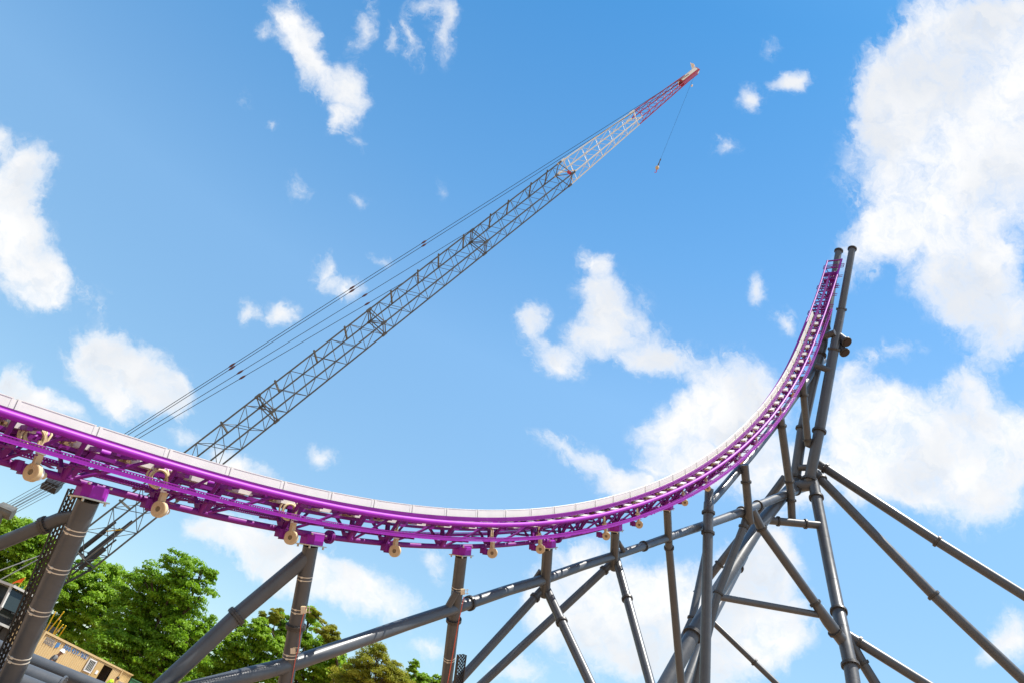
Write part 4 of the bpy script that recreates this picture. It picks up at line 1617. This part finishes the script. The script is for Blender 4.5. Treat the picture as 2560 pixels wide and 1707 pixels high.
# green container beyond
gb = thing('storage_container', 'dark green corrugated storage container beyond the tan office', 'container', cp(u_end + 1.8, 0, -1.4))
mb = MB()
gc = cp(u_end + 1.8, 1.15, -1.25)
prof = []
vs, fs = [], []
for s_ in (-1, 1):
    for i in range(21):
        u = -1.5 + 3.0 * i / 20
        o = .04 * (i % 2)
        vs_ = [gc + cn * (1.2 - o) * s_ + cux * u - Z * 1.3, gc + cn * (1.2 - o) * s_ + cux * u + Z * 1.2]
        vs += vs_
    off = 0 if s_ < 0 else 42
    fs += [[off + 2 * i, off + 2 * i + 2, off + 2 * i + 3, off + 2 * i + 1] for i in range(20)]
mb.add(vs, fs)
mb.box(gc + Z * 1.22, cux * 1.55, cn * 1.22, Z * .03)
for s_ in (-1, 1):
    mb.box(gc + cux * 1.5 * s_, cux * .03, cn * 1.2, Z * 1.25)
mb.build('wall', M['green_box'], gb)


def skin_fig(name, joints, edges, m, parent, sub=2):
    """joints: {name: (pos, radius)}; grown into one continuous skin"""
    keys = list(joints)
    me = bpy.data.meshes.new(name)
    ro = root_of(parent)
    me.from_pydata([tuple(np.asarray(joints[k][0]) - ro) for k in keys], [(keys.index(a), keys.index(b)) for a, b in edges], [])
    ob = bpy.data.objects.new(name, me)
    COL.objects.link(ob)
    ob.parent = parent
    sk = ob.modifiers.new('skin', 'SKIN')
    for i, k in enumerate(keys):
        r_ = joints[k][1]
        me.skin_vertices[0].data[i].radius = (r_, r_) if isinstance(r_, (int, float)) else r_
        me.skin_vertices[0].data[i].use_root = (i == 0)
    sb = ob.modifiers.new('smooth', 'SUBSURF')
    sb.levels = sb.render_levels = sub
    sk.use_smooth_shade = True
    me.materials.append(m)
    return ob


def build_person(label, base, face, hgt, shirt, hat, lean=0.0, arms='down'):
    f = nrm(face)
    s = np.array([-f[1], f[0], 0])
    k = hgt / 1.78
    q = lambda a, b, c: base + (f * (a + lean * max(0, c - .95)) + s * b + Z * (c - abs(lean) * .3 * max(0, c - .95))) * k
    root = thing('person', label, 'person', base)
    J = {'pel': (q(0, 0, .96), .135 * k), 'bel': (q(.01, 0, 1.10), .125 * k), 'che': (q(0, 0, 1.30), .15 * k), 'nb': (q(0, 0, 1.46), .07 * k),
         'nk': (q(.02, 0, 1.54), .056 * k), 'hd': (q(.035, 0, 1.63), .085 * k), 'hd2': (q(.03, 0, 1.72), .085 * k)}
    E = [('pel', 'bel'), ('bel', 'che'), ('che', 'nb'), ('nb', 'nk'), ('nk', 'hd'), ('hd', 'hd2')]
    for n, sg in (('l', 1), ('r', -1)):
        J['sh' + n] = (q(0, .19 * sg, 1.41), .062 * k)
        J['el' + n] = (q(-.02, .25 * sg, 1.14), .046 * k)
        J['wr' + n] = (q(.12, .23 * sg, .92), .030 * k)
        J['pm' + n] = (q(.15, .225 * sg, .84), (.018 * k, .038 * k))
        E += [('nb', 'sh' + n), ('sh' + n, 'el' + n), ('el' + n, 'wr' + n), ('wr' + n, 'pm' + n)]
        for i, (o, ln) in enumerate(((.028, .075), (.010, .085), (-.009, .08), (-.027, .062))):
            J['fa%d%s' % (i, n)] = (q(.165 + o, .22 * sg, .79), .009 * k)
            J['fb%d%s' % (i, n)] = (q(.165 + o - .015, .205 * sg, .79 - ln), .008 * k)
            E += [('pm' + n, 'fa%d%s' % (i, n)), ('fa%d%s' % (i, n), 'fb%d%s' % (i, n))]
        J['th' + n] = (q(.195, .20 * sg, .82), .010 * k)
        J['tt' + n] = (q(.205, .19 * sg, .775), .009 * k)
        E += [('pm' + n, 'th' + n), ('th' + n, 'tt' + n)]
        J['hp' + n] = (q(0, .10 * sg, .90), .095 * k)
        J['kn' + n] = (q(.02, .11 * sg, .50), .062 * k)
        J['an' + n] = (q(-.02, .12 * sg, .09), .042 * k)
        J['to' + n] = (q(.15, .13 * sg, .04), .036 * k)
        E += [('pel', 'hp' + n), ('hp' + n, 'kn' + n), ('kn' + n, 'an' + n), ('an' + n, 'to' + n)]
    skin_fig('body', J, E, M['skin'], root)
    # face
    mb = MB()
    mb.tube([q(.105, 0, 1.67), q(.15, 0, 1.625), q(.115, 0, 1.615)], [.012 * k, .018 * k, .012 * k], 6)
    for sg in (-1, 1):
        mb.lathe(q(.02, .09 * sg, 1.65), s * sg, [(-.01, .001), (-.01, .03 * k), (.012, .03 * k), (.015, .001)], 8)
    mb.build('face_detail', M['skin'], root)
    mb = MB()
    for sg in (-1, 1):
        mb.lathe(q(.118, .033 * sg, 1.675), f, [(-.01, .001), (-.01, .012 * k), (.004, .008 * k), (.006, .001)], 8)
    mb.tube([q(.118, -.028, 1.575), q(.124, 0, 1.572), q(.118, .028, 1.575)], .006 * k, 5)
    mb.build('eyes_and_mouth', M['hair'], root)
    # clothes follow the same joints, a little larger
    def grow(keys, edges, name, m, g):
        return skin_fig(name, {a: (J[a][0], (np.array(J[a][1]) + g).tolist() if not isinstance(J[a][1], float) else J[a][1] + g) for a in keys}, edges, m, root)
    J['mul'] = ((J['shl'][0] * .35 + J['ell'][0] * .65), .05 * k)
    J['mur'] = ((J['shr'][0] * .35 + J['elr'][0] * .65), .05 * k)
    grow(['pel', 'bel', 'che', 'nb', 'shl', 'mul', 'shr', 'mur'], [('pel', 'bel'), ('bel', 'che'), ('che', 'nb'), ('nb', 'shl'), ('shl', 'mul'), ('nb', 'shr'), ('shr', 'mur')], 'shirt', shirt, .022)
    tj = {a: J[a] for a in ('pel', 'hpl', 'knl', 'anl', 'hpr', 'knr', 'anr')}
    grow(list(tj), [('pel', 'hpl'), ('hpl', 'knl'), ('knl', 'anl'), ('pel', 'hpr'), ('hpr', 'knr'), ('knr', 'anr')], 'trousers', M['trouser'], .018)
    mb = MB()
    c = J['hd2'][0] + (J['hd2'][0] - J['hd'][0]) * .15
    upd = nrm(J['hd2'][0] - J['hd'][0])
    if hat:
        mb.lathe(c, upd, [(-.03, .135 * k), (-.012, .135 * k), (0, .118 * k), (.06, .105 * k), (.10, .065 * k), (.115, .001)], 18)
        mb.box(c + f * .13 * k - upd * .02, f * .05, s * .08, upd * .008)
        mb.build('hard_hat', M['hat'], root)
    else:
        mb.lathe(c, upd, [(-.06, .098 * k), (-.02, .103 * k), (.03, .095 * k), (.07, .06 * k), (.085, .001)], 14)
        mb.build('hair', M['hair'], root)
    return root


hd = P(150, 1612, 34.5)
pb_ = np.array([hd[0], hd[1], hd[2] - 1.86])
# stand the figure so that the hat top is where the photo has it
build_person('worker in grey shirt and white hard hat standing in front of the tan office', np.array([pb_[0], pb_[1], max(pb_[2], .02)]), np.array([.75, .3, 0]), 1.78, M['shirt'], True, lean=.25)
b2 = cp((DM + D1) / 2 + .15, .52, .32)
build_person('worker in yellow green shirt bending in the office doorway', b2, cux * .4 + cn * .9, 1.70, M['hivis'], False, lean=.55)
st = thing('door_step', 'wooden step below the office doorway', 'step', cp((DM + D1) / 2, 0, .4))
MB().box(cp((DM + D1) / 2, .42, .42), cux * .7, cn * .36, Z * .08).build('tread', M['bark'], st)
MB().box(cp((DM + D1) / 2, .05, .42), cux * .6, cn * .3, Z * .28).build('block', M['bark'], st)

# pipes lying on the ground
PG = 'large grey pipes lying stacked on the ground'


def ground_pipe(label, x0, x1, y0, slope, d, D, z=None, flange_end=True, ext=0):
    a = P(x0, y0, d)
    b = hz(x1, y0 + slope * (x1 - x0), a[2]) if False else P(x1, y0 + slope * (x1 - x0), d + .6)
    b[2] = a[2]
    r_ = thing('ground_pipe', label, 'pipe', np.array([a[0], a[1], a[2] - D / 2]), PG)
    MB().tube([a, b], D / 2, 28).build('pipe', M['grey'], r_)
    if flange_end:
        for c in (a, b):
            mb = MB()
            ax = nrm(b - a)
            mb.ring(c, ax, D * .62, .08, 28)
            for j in range(14):
                an = 2 * math.pi * j / 14
                u_, v_ = frame(ax)
                mb.tube([c + (u_ * math.cos(an) + v_ * math.sin(an)) * D * .56 - ax * .07, c + (u_ * math.cos(an) + v_ * math.sin(an)) * D * .56 + ax * .07], .025, 6)
            mb.build('flange', M['grey'], r_)
    return a, b


ground_pipe('upper long grey pipe lying behind the flanged pipe at bottom left', -190, 262, 1545, .424, 31, .62)
ground_pipe('grey pipe with a flanged end lying at bottom left beside the strapped column', -120, 160, 1613, .315, 28.5, .78)
ground_pipe('lowest grey pipe at the bottom left corner below the flanged pipe', -100, 330, 1650, .35, 27.5, .70)
# cradle timbers under the stack
for (px, py, d, lab) in ((-60, 1680, 29, 'weathered timber crib under the left end of the pipe stack'), (150, 1770, 29.5, 'weathered timber crib under the right end of the pipe stack')):
    c = P(px, py, d)
    c[2] = 0
    r_ = thing('timber_crib', lab, 'timber crib', c, 'timber cribs under the pipes')
    for k in range(3):
        MB().box(c + Z * (.1 + .2 * k) + (np.array([.3 * (1 if k % 2 else -1), 0, 0])), np.array([.9, .1, 0]) if k % 2 else np.array([.1, .9, 0]), np.array([-.01, .1, 0]) if k % 2 else np.array([.1, -.01, 0]), Z * .095).build('timber', M['bark'], r_)

# yellow marker poles with small flags, behind the office
YP = 'yellow marker poles behind the tan office'
for i, (x0, y0, x1, y1, m_, lab) in enumerate((
        (118, 1566, 139, 1528, 'white_cloth', 'yellow pole with a white pennant rising from behind the office beside the strapped column'),
        (120, 1578, 160, 1528, 'white_cloth', 'tallest yellow pole with a pale pennant behind the office roof'),
        (133, 1584, 152, 1550, 'white_cloth', 'yellow pole with drooping white pennant in the middle of the row'),
        (136, 1585, 158, 1560, 'white_cloth', 'short yellow pole third along behind the office roof'),
        (146, 1592, 165, 1563, 'orange_cloth', 'yellow pole with orange tip at the right end of the row'))):
    d = 41 + i * .8
    p_, q_ = P(x0, y0, d), P(x1, y1, d)
    bs = p_ + (p_ - q_) * ((p_[2] - .05) / max(.2, q_[2] - p_[2]))
    flag(lab, bs, q_, M[m_], .28, .35, nrm(-CX * .5 - CY), M['yellow'], 'marker_pole', 'marker pole', YP, r=.03)


# ------------------------------------------------------------------ trees
def build_tree(name, label, lobes, base, leafm, nleaf, size, rs, trunk_r=.35, pine=False):
    """lobes: [(centre, radius)]"""
    g = np.random.RandomState(rs)
    base = np.array([base[0], base[1], -.1])
    root = thing(name, label, 'tree', base, 'trees behind the site')
    cen = np.mean([c for c, _ in lobes], 0)
    mb = MB()
    crown_low = min(c[2] - r_ for c, r_ in lobes)
    fork = np.array([base[0], base[1], max(2.0, crown_low + .5)])
    fork[:2] += (cen[:2] - base[:2]) * .3
    mb.tube([base, (base + fork) / 2 + g.normal(0, .15, 3) * [1, 1, 0], fork], [trunk_r, trunk_r * .8, trunk_r * .7], 10)
    for c, r_ in lobes:
        mid = (fork + c) / 2 + g.normal(0, .5, 3)
        mb.tube([fork - [0, 0, .3], mid, c - (c - mid) * .1], [trunk_r * .5, trunk_r * .28, .05], 7)
        for _ in range(5):
            e = c + nrm(g.normal(0, 1, 3)) * r_ * .6
            mb.tube([c + (mid - c) * .3, (c + e) / 2 + g.normal(0, .2, 3), e], [trunk_r * .16, trunk_r * .1, .02], 5)
    mb.build('trunk', M['bark'], root)
    vol = sum(r_ ** 2 for _, r_ in lobes)
    V, Fc, tint = [], [], []
    nleaf = int(nleaf * 2.5)
    size = size * .62
    for c, r_ in lobes:
        n = int(nleaf * r_ * r_ / vol)
        npuff = max(14, int(26 * (r_ / 2.0) ** 1.7))
        pd = g.normal(0, 1, (npuff, 3))
        pd /= np.linalg.norm(pd, axis=1)[:, None]
        pr = r_ * (g.uniform(.12, 1.0, npuff) ** .5) * .92
        pc = c + pd * pr[:, None] * np.array([1, 1, .85])
        prad = np.minimum(r_ * .34, g.uniform(.38, .85, npuff))
        ptint = g.uniform(0, 1, npuff)
        idx = g.randint(0, npuff, n)
        dr = g.normal(0, 1, (n, 3))
        dr /= np.linalg.norm(dr, axis=1)[:, None]
        dr[:, 2] = np.where(dr[:, 2] < -.25, -dr[:, 2] * .6, dr[:, 2])
        rad = prad[idx] * g.uniform(.55, 1.08, n)
        pos = pc[idx] + dr * rad[:, None] * np.array([1.1, 1.1, .72])
        nor = dr + g.normal(0, .55, (n, 3)) + np.array([0, 0, .45])
        nor /= np.linalg.norm(nor, axis=1)[:, None]
        a = np.cross(nor, g.normal(0, 1, (n, 3)))
        a /= np.linalg.norm(a, axis=1)[:, None]
        b = np.cross(nor, a)
        sz = size * g.uniform(.6, 1.25, n)
        la, lb_ = (sz, sz * .55) if not pine else (sz * 1.2, sz * .28)
        bend = nor * (sz * .18)[:, None]
        p0 = pos - a * la[:, None]
        p1 = pos + b * lb_[:, None] + bend
        p2 = pos + a * la[:, None]
        p3 = pos - b * lb_[:, None] + bend
        o = len(V) * 1
        quad = np.stack([p0, p1, p2, p3], 1).reshape(-1, 3)
        V.append(quad)
        tint.append(np.repeat(np.clip(ptint[idx] * .55 + g.uniform(0, .45, n), 0, 1), 4))
    V = np.concatenate(V) - base
    tint = np.concatenate(tint)
    me = bpy.data.meshes.new('crown')
    nq = len(V) // 4
    me.from_pydata(V.tolist(), [], np.arange(nq * 4).reshape(-1, 4).tolist())
    at = me.attributes.new('tint', 'FLOAT', 'POINT')
    at.data.foreach_set('value', tint)
    me.materials.append(leafm)
    ob = bpy.data.objects.new('crown', me)
    COL.objects.link(ob)
    ob.parent = root
    return root


def lob(d, *items):
    return [(P(x, y, d + dd), r_ * 1.12 * d / FPX) for (x, y, r_, dd) in items]


def base_under(x, y, d):
    p = P(x, y, d)
    return np.array([p[0], p[1], 0])


d = 66
build_tree('broadleaf_tree', 'big dark green broadleaf tree with a tall crown behind the office roof', lob(d, (330, 1560, 85, 0), (400, 1530, 80, 1), (455, 1425, 52, 0), (478, 1490, 52, -1), (440, 1590, 85, -2), (335, 1470, 48, 2), (380, 1465, 55, 0),
           (505, 1440, 30, 0), (335, 1600, 60, -2), (300, 1630, 80, -3), (390, 1660, 90, -3), (470, 1640, 70, 1), (510, 1560, 30, 0), (440, 1475, 40, 1)), base_under(400, 1740, d), M['leaf'], 26000, .24, 1, .45)
d = 78
build_tree('broadleaf_tree', 'paler broadleaf tree left of the big dark one, behind the yellow poles', lob(d, (235, 1460, 60, 0), (190, 1490, 70, 0), (270, 1440, 45, 2), (255, 1530, 70, -2), (200, 1570, 70, -1), (165, 1440, 50, 3), (290, 1490, 35, 0)), base_under(230, 1700, d), M['leaf_pale'], 13000, .28, 2)
d = 74
build_tree('broadleaf_tree', 'leafy tree behind the crane cab at the left edge', lob(d, (30, 1390, 70, 0), (90, 1400, 65, 0), (60, 1340, 55, 0), (20, 1320, 40, 2), (100, 1460, 70, -2), (30, 1470, 70, 0), (-40, 1400, 80, 0), (140, 1420, 40, 0), (105, 1350, 35, 0)), base_under(40, 1650, d), M['leaf_pale'], 14000, .27, 3)
d = 80
build_tree('broadleaf_tree', 'dense low tree showing between the strapped column and the tan office', lob(d, (130, 1540, 70, 0), (60, 1560, 70, 0), (200, 1640, 70, 0), (10, 1560, 60, 0), (250, 1620, 60, 4)), base_under(120, 1720, d), M['leaf'], 10000, .28, 4)
d = 70
build_tree('broadleaf_tree', 'mid green tree between the fat slanting pipe and the second column', lob(d, (600, 1610, 55, 0), (560, 1650, 60, 0), (640, 1660, 60, 0), (540, 1700, 60, 0), (650, 1580, 38, 0), (600, 1570, 28, 1), (690, 1640, 50, 0), (620, 1720, 70, 0)), base_under(600, 1800, d), M['leaf_pale'], 12000, .25, 5)
d = 76
build_tree('broadleaf_tree', 'tall leafy tree right of the second column', lob(d, (770, 1545, 32, 0), (780, 1600, 50, 0), (730, 1590, 45, 0), (800, 1650, 60, 0), (740, 1680, 60, 0), (700, 1550, 28, 0), (830, 1700, 60, 0), (690, 1600, 35, 0)), base_under(770, 1800, d), M['leaf_pale'], 12000, .27, 6)
d = 72
build_tree('pine_tree', 'thin brownish pine crown standing just left of the second column', lob(d, (665, 1555, 26, 0), (650, 1585, 24, 0), (690, 1535, 18, 0), (640, 1560, 14, 0)), base_under(660, 1790, d), M['leaf_pine'], 2600, .22, 7, .22, True)
d = 74
build_tree('pine_tree', 'olive pine leaning out at the right of the tall leafy tree', lob(d, (815, 1575, 26, 0), (830, 1620, 28, 0), (785, 1535, 18, 1), (842, 1595, 16, 0)), base_under(815, 1790, d), M['leaf_pine'], 3000, .22, 8, .22, True)
d = 70
build_tree('pine_tree', 'yellow green pine above the bottom edge left of the third column', lob(d, (925, 1650, 45, 0), (890, 1690, 50, 0), (955, 1690, 50, 0), (945, 1630, 24, 0), (990, 1700, 45, 0), (870, 1710, 50, 0), (980, 1665, 24, 0)), base_under(930, 1800, d), M['leaf_pine'], 8500, .22, 9, .3, True)
d = 78
build_tree('broadleaf_tree', 'low bright green tree at the bottom edge beside the third column', lob(d, (1040, 1690, 26, 0), (1070, 1705, 26, 0), (1010, 1720, 40, 0), (1100, 1710, 20, 0), (1035, 1660, 14, 0)), base_under(1040, 1800, d), M['leaf_pale'], 4200, .25, 10)
d = 92
build_tree('broadleaf_tree', 'distant broadleaf tree filling in behind the office roof and fat pipe', lob(d, (520, 1680, 60, 0), (470, 1710, 70, 0), (580, 1720, 60, 0), (430, 1730, 60, 0)), base_under(500, 1800, d), M['leaf'], 6000, .32, 12)

fw = [(x, 1650 + .40 * (x - 100) - 40 + 25 * math.sin(x * .05), 55) for x in range(-120, 1180, 36)]
wd = build_tree('far_woods', 'far wood', [(P(x, y, 112), 55 * 112 / FPX) for x, y, _ in fw], base_under(400, 1850, 112), M['leaf'], 9000, .6, 21)
crown = [c for c in wd.children if c.name.startswith('crown')][0]
for c in list(wd.children):
    if c is not crown:
        bpy.data.objects.remove(c)
crown.parent = None
crown.location = wd.location
bpy.data.objects.remove(wd)
crown.name = 'far_woods'
crown['kind'] = 'stuff'

scn.render.engine = 'CYCLES'
scn.cycles.use_denoising = True
scn.cycles.max_bounces = 6
scn.cycles.transparent_max_bounces = 12
